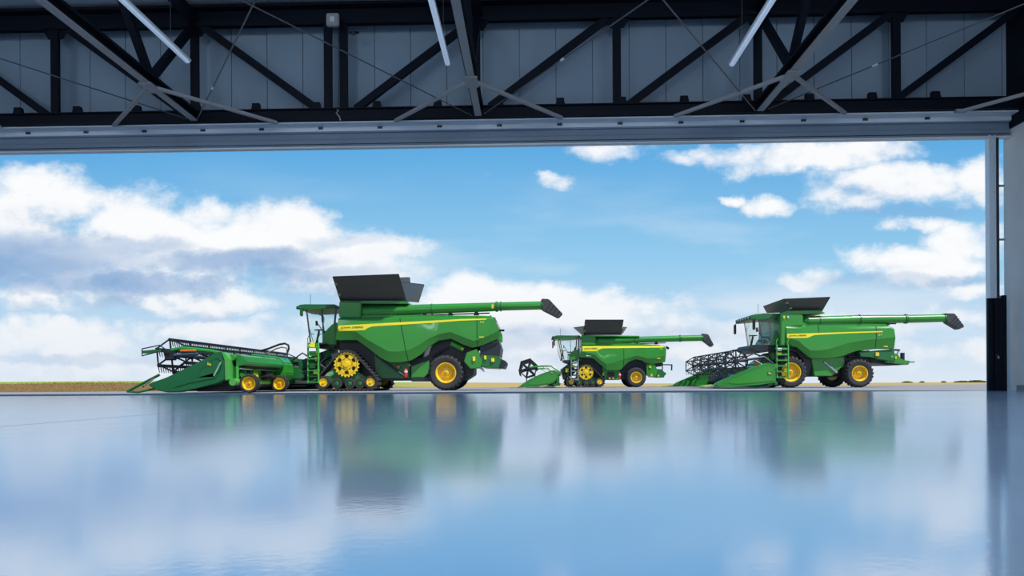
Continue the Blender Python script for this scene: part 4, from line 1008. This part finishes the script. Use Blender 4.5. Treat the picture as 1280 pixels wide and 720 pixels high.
# ------------------------------------------------------------------ harvesting headers
def deer(root, x, y, z, s, parent):
    """small shield with a leaping deer outline"""
    sh = MB().prism([(x - s*.5, z - s*.5), (x + s*.5, z - s*.5), (x + s*.56, z), (x + s*.5, z + s*.5), (x - s*.5, z + s*.5), (x - s*.56, z)], y - .004, y + .01).build('emblem', DGREEN, parent)
    P = [(-.42, .02), (-.30, .12), (-.36, .30), (-.20, .42), (-.10, .38), (-.2, .3), (-.22, .18), (-.05, .12), (.15, .14), (.30, .06), (.42, -.10), (.34, -.12), (.26, -.02), (.22, -.10), (.36, -.30), (.30, -.34), (.10, -.12), (-.10, -.06), (-.20, -.14), (-.38, -.12), (-.40, -.06), (-.24, -.04)]
    MB().prism([(x + a*s, z + b*s) for a, b in P], y - .010, y - .003).build('emblem_figure', AMBER, parent)
    return sh
def reel(root, X, Z, Y0, Y1, R, nb, nsp, tine, ax_m=BLACK, rot=.3, flat=False, st=.15, tk=.012, br=.028, ring=False, ar=.07):
    rl = MB()
    rl.tube([(X, Y0, Z), (X, Y1, Z)], ar, 14)
    for i in range(nsp):
        y = Y0 + .05 + (Y1 - Y0 - .1) * i / (nsp - 1)
        pts = [(X + R*math.cos(rot + 2*PI*k/nb), y, Z + R*math.sin(rot + 2*PI*k/nb)) for k in range(nb)]
        pi = [(X + R*.72*math.cos(rot + 2*PI*k/nb), y, Z + R*.72*math.sin(rot + 2*PI*k/nb)) for k in range(nb)]
        for k in range(nb):
            rl.bar((X, y, Z), pts[k], .03, br*1.7)
            if i in (0, nsp - 1) or not flat: rl.bar(pts[k], pts[(k+1) % nb], .025, br*1.5)
        if ring and i == 0:
            rl.tube([(X + R*1.02*math.cos(2*PI*k/36), y, Z + R*1.02*math.sin(2*PI*k/36)) for k in range(36)], .035, 6, closed=True)
            for k in range(nb): rl.bar((X, y, Z), (X + R*math.cos(rot + 2*PI*(k+.5)/nb), y, Z + R*math.sin(rot + 2*PI*(k+.5)/nb)), .03, br*1.5)
        rl.lathe((X, y, Z), [(.10, -.03), (.10, .03), (.02, .03), (.02, -.03)], 16)
    ro = rl.build('reel', ax_m, root)
    for k in range(nb):
        a = rot + 2*PI*k/nb; bx, bz = X + R*math.cos(a), Z + R*math.sin(a)
        mb = MB().tube([(bx, Y0, bz), (bx, Y1, bz)], br, 8)
        if flat: mb.box((bx - .012, Y0, bz - .09), (bx + .012, Y1, bz - .02))
        y = Y0 + .05
        while y < Y1:
            p = Vector((bx, y, bz)); mb.tube([p, p + Vector((.02, 0, -tine*.6)), p + Vector((.05, 0, -tine))], [tk, tk*.9, tk*.6], 4); y += st
        mb.build('bat', DARKM, ro)
    return ro
def flighting(root, X, Z, Y0, Y1, r0, r1, pitch, m, left_first=True):
    mb = MB().tube([(X, Y0, Z), (X, Y1, Z)], r0, 16); ym = (Y0 + Y1) / 2
    for a, b, s in ((Y0, ym - .5, 1), (Y1, ym + .5, -1)):
        n = int(abs(b - a) / pitch * 16); prev = None
        for i in range(n + 1):
            y = a + (b - a) * i / n; t = s * 2*PI*i/16
            v = [mb.bm.verts.new((X + r*math.cos(t), y, Z + r*math.sin(t))) for r in (r0*.9, r1)]
            if prev: mb.face([prev[0], prev[1], v[1], v[0]])
            prev = v
    return mb.build('cross_auger', m, root)

def divider(root, prof, Y0, Y1, m, name='end_divider'):
    return MB().prism(prof, Y0, Y1, .04).build(name, m, root)

def header_draper():
    """wide draper header with flat fingered reel in front of the big tracked machine"""
    Y0, Y1 = 24.6, 38.6
    q = lambda px, py, d=0.: XZ(px, py, Y0 + d)
    xr = q(284, 470)[0]; x0 = q(185, 482)[0]
    root = thing('header', (q(240, 480)[0], 31.6, 0), 'very wide green header with a fingered reel and small yellow rimmed wheels, at far left', 'harvester header', 'headers mounted on the harvesters')
    px_prof = [(184.6, 481.6), (188, 478.6), (210, 471), (232, 460.6), (254, 449.6), (270.6, 440), (277.6, 439.6), (283.5, 447.5), (283, 474), (272, 479.6), (245, 485.4), (222, 490.4), (209, 491.6), (196, 488)]
    prof = [q(*p) for p in px_prof]
    prof = [(x, max(z, .03)) for x, z in prof]
    DK = mat('shield_green', (.008, .135, .040), .35, coat=.4, vary=.05)
    ed = divider(root, prof, Y0, Y0 + .42, DK)
    # pressed recess, bright rib and emblem on the near shield
    rec = [q(p[0], p[1]) for p in [(253, 459.6), (267, 449.6), (271.5, 447.6), (276.6, 452.6), (276, 463), (268.6, 471.6), (245, 473)]]
    MB().prism(rec, Y0 - .02, Y0 + .02, .02).build('pressed_panel', DK, ed)
    MB().bar((q(267.8, 470)[0], Y0 - .03, q(267.8, 470)[1]), (q(276.6, 453)[0], Y0 - .03, q(276.6, 453)[1]), .03, .05).build('shield_rib', mat('pale_rib', (.30, .52, .36), .4), ed)
    lo = [q(p[0], p[1]) for p in [(236, 474.4), (265, 466.5), (274, 467), (270, 473), (240, 478), (214, 486)]]
    MB().prism(lo, Y0 - .02, Y0 + .02, .018).build('pressed_panel', DK, ed)
    e = q(262, 455.4); deer(root, e[0], Y0 - .024, e[1], .19, ed)
    MB().prism([q(276.6, 440), q(281, 440.4), q(286.6, 448), q(286.8, 474.6), q(281.5, 476), q(281.8, 449)], Y0 - .03, Y0 + .30, .02).build('shield_post', LGREEN, root)
    divider(root, prof, Y1 - .42, Y1, DK)
    # crop divider rods
    for yy in (Y0 + .12, Y1 - .3):
        a, b, c, d = [q(*p) for p in ((156.5, 489.4), (197, 468.4), (203, 476), (184, 486))]
        mb = MB().tube([(a[0], yy, max(a[1], .03)), (b[0], yy, b[1])], .05, 8).tube([(a[0], yy, max(a[1], .03)), ((a[0] + d[0])/2, yy, .05), (d[0] + .3, yy, d[1] + .02)], .04, 8)
        m = q(176, 484); mb.tube([(m[0], yy, m[1]), (q(184, 475)[0], yy, q(184, 475)[1])], .03, 6)
        mb.build('crop_divider', DGREEN, root)
        MB().tube([(q(178, 482)[0], yy - .03, q(178, 482)[1]), (q(191, 473)[0], yy - .03, q(191, 473)[1])], .03, 6).build('divider_bar', STEEL, root)
    # rear wall, top tube, bottom tube, belts and cutterbar
    xb = xr + .05
    MB().box((xb - .03, Y0 + .3, .35), (xb + .03, Y1 - .3, 1.22)).build('back_sheet', GREEN, root)
    for y in (25.0, 28.2, 30.4, 32.8, 35.0, 38.0):
        MB().box((xb + .03, y - .05, .30), (xb + .14, y + .05, 1.30), .015).build('frame_rib', DGREEN, root)
    MB().tube([(xb + .05, Y0 + .2, 1.30), (xb + .05, Y1 - .2, 1.30)], .11, 14).build('top_tube', GREEN, root)
    MB().tube([(xb + .12, Y0 + .05, .40), (xb + .12, Y1 - .05, .40)], .13, 16).build('bottom_tube', LGREEN, root)
    MB().prism([(x0 + .9, .16), (xb, .42), (xb, .36), (x0 + .9, .10)], Y0 + .45, Y1 - .45).build('draper_belt', RUBBER, root)
    mb = MB().box((x0 + .75, Y0 + .42, .07), (x0 + .95, Y1 - .42, .13))
    y = Y0 + .5
    while y < Y1 - .5: mb.prism([(x0 + .6, .08), (x0 + .78, .07), (x0 + .78, .13)], y, y + .035); y += .152
    mb.build('cutterbar', DARKM, root)
    MB().prism([q(276, 470), q(285, 477), (xb + .25, .30), (xb - .2, .06), (x0 + 1.6, .06), q(238, 484)], Y0 + .46, Y1 - .46).build('belly_skid', BLACK, root)
    # rounded end hood behind the shield
    hp = [(xb - .02, .95), (xb - .05, 1.38), (xb + .15, 1.44), (xb + .38, 1.36), (xb + .55, 1.12), (xb + .50, 1.02), (xb + .12, 1.0)]
    MB().loft([(x, Y0 + .35, z) for x, z in hp], [(x + .1, Y0 + 3.9, z - .02) for x, z in hp], True, .03).build('hose_hood', mat('hood_green', (.022, .22, .035), .4, coat=.3, vary=.05), root)
    hp = [(xb + .1, .45), (xb + .05, 1.3), (xb + .35, 1.5), (xb + .62, 1.2), (xb + .68, .75), (xb + .5, .45)]
    MB().loft([(x, 28.5, z) for x, z in hp], [(x, 29.6, z) for x, z in hp], True, .05).build('gearbox_cover', GREEN, root)
    MB().box((xb + .2, Y0 + .5, .94), (xb + .34, Y0 + 4.1, 1.0), .02).build('hydraulic_bar', DARKM, root)
    MB().tube([(xb + .30, Y0 + .3, .90), (xb + .33, Y0 + 4.1, .88)], .03, 8).build('hydraulic_pipe', SILVER, root)
    for y in (25.2, 25.9, 26.6, 27.3): MB().tube([(xb + .2, y, .95), (xb + .26, y + .05, .65), (xb + .18, y - .04, .42)], .03, 6).build('hydraulic_hose', BLACK, root)
    bx = MB().box((xb + .12, 25.95, .58), (xb + .36, 26.5, .92), .02).build('valve_box', GREEN, root)
    MB().box((xb + .1, 25.98, .56), (xb + .38, 26.02, .78)).build('warning_plate', STRIPE, root)
    MB().box((xb + .36, 26.05, .55), (xb + .37, 26.4, .74)).build('warning_plate', STRIPE, root)
    for y in (24.95, 25.6, 27.0, 27.7, 28.3):
        MB().box((xb + .14, y - .04, .42), (xb + .22, y + .04, .98), .01).build('frame_rib', LGREEN, root)
    MB().tube([(xb + .2, 26.7, .62), (xb + .5, 27.4, .70), (xb + .4, 28.4, .55)], .05, 8).build('hydraulic_hose', BLACK, root)
    MB().prism([(xb + .1, .5), (xb + .42, .5), (xb + .36, .86), (xb + .1, .9)], 27.2, 27.8, .03).build('valve_box', BLACK, root)
    # wheels
    for (px, py, r, d) in ((310.6, 479.8, 12.2, .05), (348.6, 478.3, 10.6, 3.4), (0, 0, 0, 9.4), (0, 0, 0, 12.6)):
        Yw = Y0 + d
        if r: x = XZ(px, py, Yw).__getitem__(0); rr = r * Yw / F
        else: rr = .35
        w = mk_wheel(root, (x, Yw + .13, rr), rr, .26, rr*.68, -1, 'wheel', 20)
        MB().tube([(x, Yw + .1, rr), (x, Yw + .42, rr)], .05, 8).bar((x, Yw + .42, rr), (xb + .1, Yw + .45, .8), .08, .12).build('wheel_arm', GREEN, root)
    # reel with arms
    X, Z = XZ(212.6, 444, Y0 + .7)
    reel(root, X, Z, Y0 + .75, Y1 - .75, .62, 6, 9, .30, rot=.62, flat=True, st=.16, tk=.022, br=.036)
    for y in (Y0 + .62, 31.6, Y1 - .62):
        MB().tube([(xb, y, 1.34), (xb - .9, y, 1.56), (X + .5, y, Z + .26), (X + .1, y, Z + .18)], .075, 10).build('reel_arm', GREEN, root)
        MB().tube([(xb - .1, y + .06, .9), (xb - 1.3, y + .06, 1.46)], .035, 8).build('lift_cylinder', DARKM, root)
    c = MB().box((X - .15, Y0 + .55, Z - .2), (X + .30, Y0 + .70, Z + .22), .04).build('reel_motor', BLACK, root)
    a, b = q(180.5, 441, .6), q(199, 438.5, .6)
    MB().bar((a[0], Y0 + .6, a[1] + .02), (b[0], Y0 + .6, b[1]), .30, .10).build('reel_end_guard', DGREEN, root)
    MB().tube([(a[0], Y0 + .45, a[1] + .14), (b[0] + .1, Y0 + .45, b[1] + .2), (X + .1, Y0 + .5, Z + .1)], .022, 6).tube([(a[0], Y0 + .45, a[1] - .12), (a[0], Y0 + .45, a[1] + .14)], .022, 6).tube([(a[0], Y0 + .45, a[1] - .12), (b[0], Y0 + .45, b[1] - .05)], .022, 6).build('guard_hoop', BLACK, root)
    p = q(237, 438.6, .6); MB().box((p[0] - .32, Y0 + .48, p[1] - .03), (p[0] + .28, Y0 + .6, p[1] + .05), .02).build('reflector', ORANGE, root)
    p = q(232, 443.5, .6); MB().tube([(p[0] - .4, Y0 + .55, p[1] - .02), (p[0] + .5, Y0 + .55, p[1] + .03)], .06, 8).build('fore_aft_cylinder', mat('blue_grey_cylinder', (.10, .14, .22), .35, metal=.4), root)
    # hose arch behind
    def w(px, py, Y): return tuple(W(px, py, Y))
    MB().tube([w(326, 438.5, 29), w(335, 436, 29), w(349, 430.6, 29), w(356, 429.3, 29), w(360.5, 431.5, 29), w(361, 436, 29), w(359, 441, 29)], .045, 10).build('hose_arch', DARKM, root)
    MB().tube([w(333, 442, 29), w(345, 436, 29), w(352, 434, 29), w(358, 435, 29), w(359, 440, 29)], .03, 8).build('hose_arch', mat('hose_tan', (.25, .22, .18), .5), root)
    # adapter frame in front of the feeder house
    MB().box((xb + .05, 30.3, .35), (xb + .45, 33.2, .55), .03).box((xb + .05, 30.3, 1.3), (xb + .35, 33.2, 1.48), .03).box((xb + .05, 30.3, .4), (xb + .3, 30.5, 1.4), .03).box((xb + .05, 33.0, .4), (xb + .3, 33.2, 1.4), .03).build('adapter_frame', DGREEN, root)
    MB().box((xb + .3, 29.8, .5), (xb + .9, 30.3, 1.05), .08).tube([(xb + .5, 30.3, .7), (xb + 1.3, 30.4, 1.0)], .09, 10).build('drive_gearbox', DGREEN, root)
    MB().tube([(xb + .3, 30.1, 1.3), (xb + .9, 30.0, 1.7), (xb + 1.5, 30.1, 1.3), (xb + 1.9, 30.2, 1.0)], .035, 8).build('hydraulic_hose', BLACK, root)
    MB().tube([(xb + .3, 30.15, 1.1), (xb + .8, 29.9, .8), (xb + 1.4, 30.0, 1.0), (xb + 1.9, 30.2, 1.5)], .03, 8).build('hydraulic_hose', BLACK, root)
    MB().tube([(xb + .2, 30.2, .25), (xb + 1.0, 30.2, .25)], .04, 8).build('support_bar', DARKM, root)
    return root
header_draper()

def header_grain(key, Y0, Y1, px_prof, rear_px, hub_px, R, label, logo, nb, nsp, tine, rot, nose):
    q = lambda px, py: XZ(px, py, Y0)
    prof = [(x, max(z, .04)) for x, z in [q(*p) for p in px_prof]]
    xr = q(*rear_px)[0]; x0 = min(p[0] for p in prof); Yc = (Y0 + Y1) / 2; zt = max(p[1] for p in prof)
    root = thing('header', ((x0 + xr)/2, Yc, 0), label, 'harvester header', 'headers mounted on the harvesters')
    DV = mat('divider_green', (.022, .215, .026), .38, coat=.35, vary=.06)
    for s, ya, yb in ((1, Y0, Y0 + .32), (-1, Y1 - .32, Y1)):
        ed = divider(root, prof, ya, yb, DV)
        pc = [(x*.72 + (xr - .5)*.28, z*.70 + zt*.5*.30) for x, z in prof]
        yy = Y0 - .018 if s > 0 else Y1 + .018
        MB().prism(pc, min(yy, ya if s > 0 else yb), max(yy, ya if s > 0 else yb), .012).build('pressed_panel', GREEN, ed)
        if s > 0 and logo: e = q(*logo); deer(root, e[0], Y0 - .03, e[1], .17, ed)
        MB().tube([(x0 - nose, ya + .12, .05), (x0 + .1, ya + .14, .16), (x0 + .5, ya + .14, .40)], [.02, .045, .05], 8).build('crop_divider', LGREEN, root)
        MB().tube([(x0 - nose*.6, ya + .12, .07), (x0 + .35, ya + .14, .10)], .03, 6).build('divider_bar', STEEL, root)
    MB().prism([(x0 + 1.0, .10), (x0 + 1.5, .06), (xr - .35, .12), (xr - .12, .30), (xr - .05, zt - .12), (xr, zt - .12), (xr, .18), (xr - .3, .05), (x0 + 1.0, .06)], Y0 + .3, Y1 - .3).build('table', DGREEN, root)
    mb = MB().box((x0 + .75, Y0 + .3, .06), (x0 + 1.05, Y1 - .3, .11))
    y = Y0 + .4
    while y < Y1 - .4: mb.prism([(x0 + .6, .07), (x0 + .78, .06), (x0 + .78, .12)], y, y + .035); y += .152
    mb.build('cutterbar', DARKM, root)
    flighting(root, xr - .55, .50, Y0 + .35, Y1 - .35, .20, .36, .55, STEEL if key == 3 else DGREEN)
    MB().tube([(xr + .02, Y0 + .1, zt - .15), (xr + .02, Y1 - .1, zt - .15)], .11, 12).build('top_tube', GREEN, root)
    MB().box((xr - .02, Y0 + .2, .14), (xr + .14, Y1 - .2, .32), .03).build('bottom_beam', DGREEN, root)
    for y in (Y0 + .8, Yc - 1.0, Yc + 1.0, Y1 - .8): MB().box((xr, y - .05, .3), (xr + .1, y + .05, zt - .1), .01).build('frame_rib', DGREEN, root)
    MB().box((xr + .02, Yc - .95, zt - .35), (xr + .3, Yc + .95, zt - .05), .03).build('adapter_frame', DGREEN, root)
    X, Z = XZ(*hub_px, Y0 + .35)
    reel(root, X, Z, Y0 + .4, Y1 - .4, R, nb, nsp, tine, rot=rot, st=.11 if key == 2 else .45, tk=.022 if key == 2 else .017, br=.045 if key == 2 else .032, ring=(key == 3), ar=.05)
    for y in (Y0 + .33, Y1 - .33):
        MB().tube([(xr, y, zt - .05), (xr - .45, y, zt + .28), ((xr + X)/2 - .1, y, max(Z, zt) + .12), (X, y, Z + .02)], .055, 10).build('reel_arm', GREEN if key == 2 else DARKM, root)
        MB().tube([(xr - .2, y, zt - .25), ((xr + X)/2, y, max(Z, zt) + .05)], .03, 8).build('lift_cylinder', STEEL, root)
    MB().box((X - .1, Y0 + .24, Z - .1), (X + .1, Y0 + .36, Z + .1), .02).build('reel_motor', BLACK, root)
    if key == 3:
        for i in range(2): MB().tube([(xr - .1, Y0 + .9 + i*.3, zt - .1), (xr - .35, Y0 + .9 + i*.2, zt + .35), (xr - .8, Y0 + .6, zt + .45), (X + .3, Y0 + .5, Z + .15)], .03, 8).build('hydraulic_hose', BLACK, root)
        p = XZ(945, 453, Y0 + .5); MB().box((p[0] - .12, Y0 + .4, p[1] - .10), (p[0] + .12, Y0 + .5, p[1] + .06), .02).build('reflector', ORANGE, root)
    return root
header_grain(2, 44.4, 52.6, [(649.6, 483), (653, 479.6), (664, 473), (676, 467.4), (688, 463.4), (694, 462.6), (697.4, 466), (698, 472), (692, 479), (680, 482), (665, 484), (655, 484)], (698, 472), (660, 460), .62,
    'small green grain header with a dark drum reel, on the tracked harvester in the middle', (690, 466), 6, 5, .3, .3, .15)
header_grain(3, 31.2, 40.2, [(893, 481.4), (897, 477.6), (912, 471.4), (930, 463.6), (946, 457.4), (958, 453.8), (964, 453.6), (969.6, 457), (970.4, 478.4), (950, 481), (915, 484), (898, 484)], (970.4, 466), (920.6, 452), .52,
    'green grain header with a long open dark slatted reel, on the wheeled harvester', (962, 466.6), 6, 6, .26, .52, .75)

# ------------------------------------------------------------------ far trees
bush(1127, 1141, 476.6, 420, 'low dark tree clump on the horizon, just behind the wheeled harvester tail', 'trees on the far horizon')
bush(1149, 1156, 477.2, 430, 'tiny dark tree speck on the horizon between two larger clumps', 'trees on the far horizon')
bush(1176, 1183, 477.2, 430, 'small low dark tree just left of the long clump by the door jamb', 'trees on the far horizon')
bush(1192, 1214, 475.6, 410, 'long dark tree clump on the horizon left of the door jamb', 'trees on the far horizon')
bush(1208, 1233, 474.8, 400, 'tallest dark tree clump on the horizon, touching the door jamb', 'trees on the far horizon')
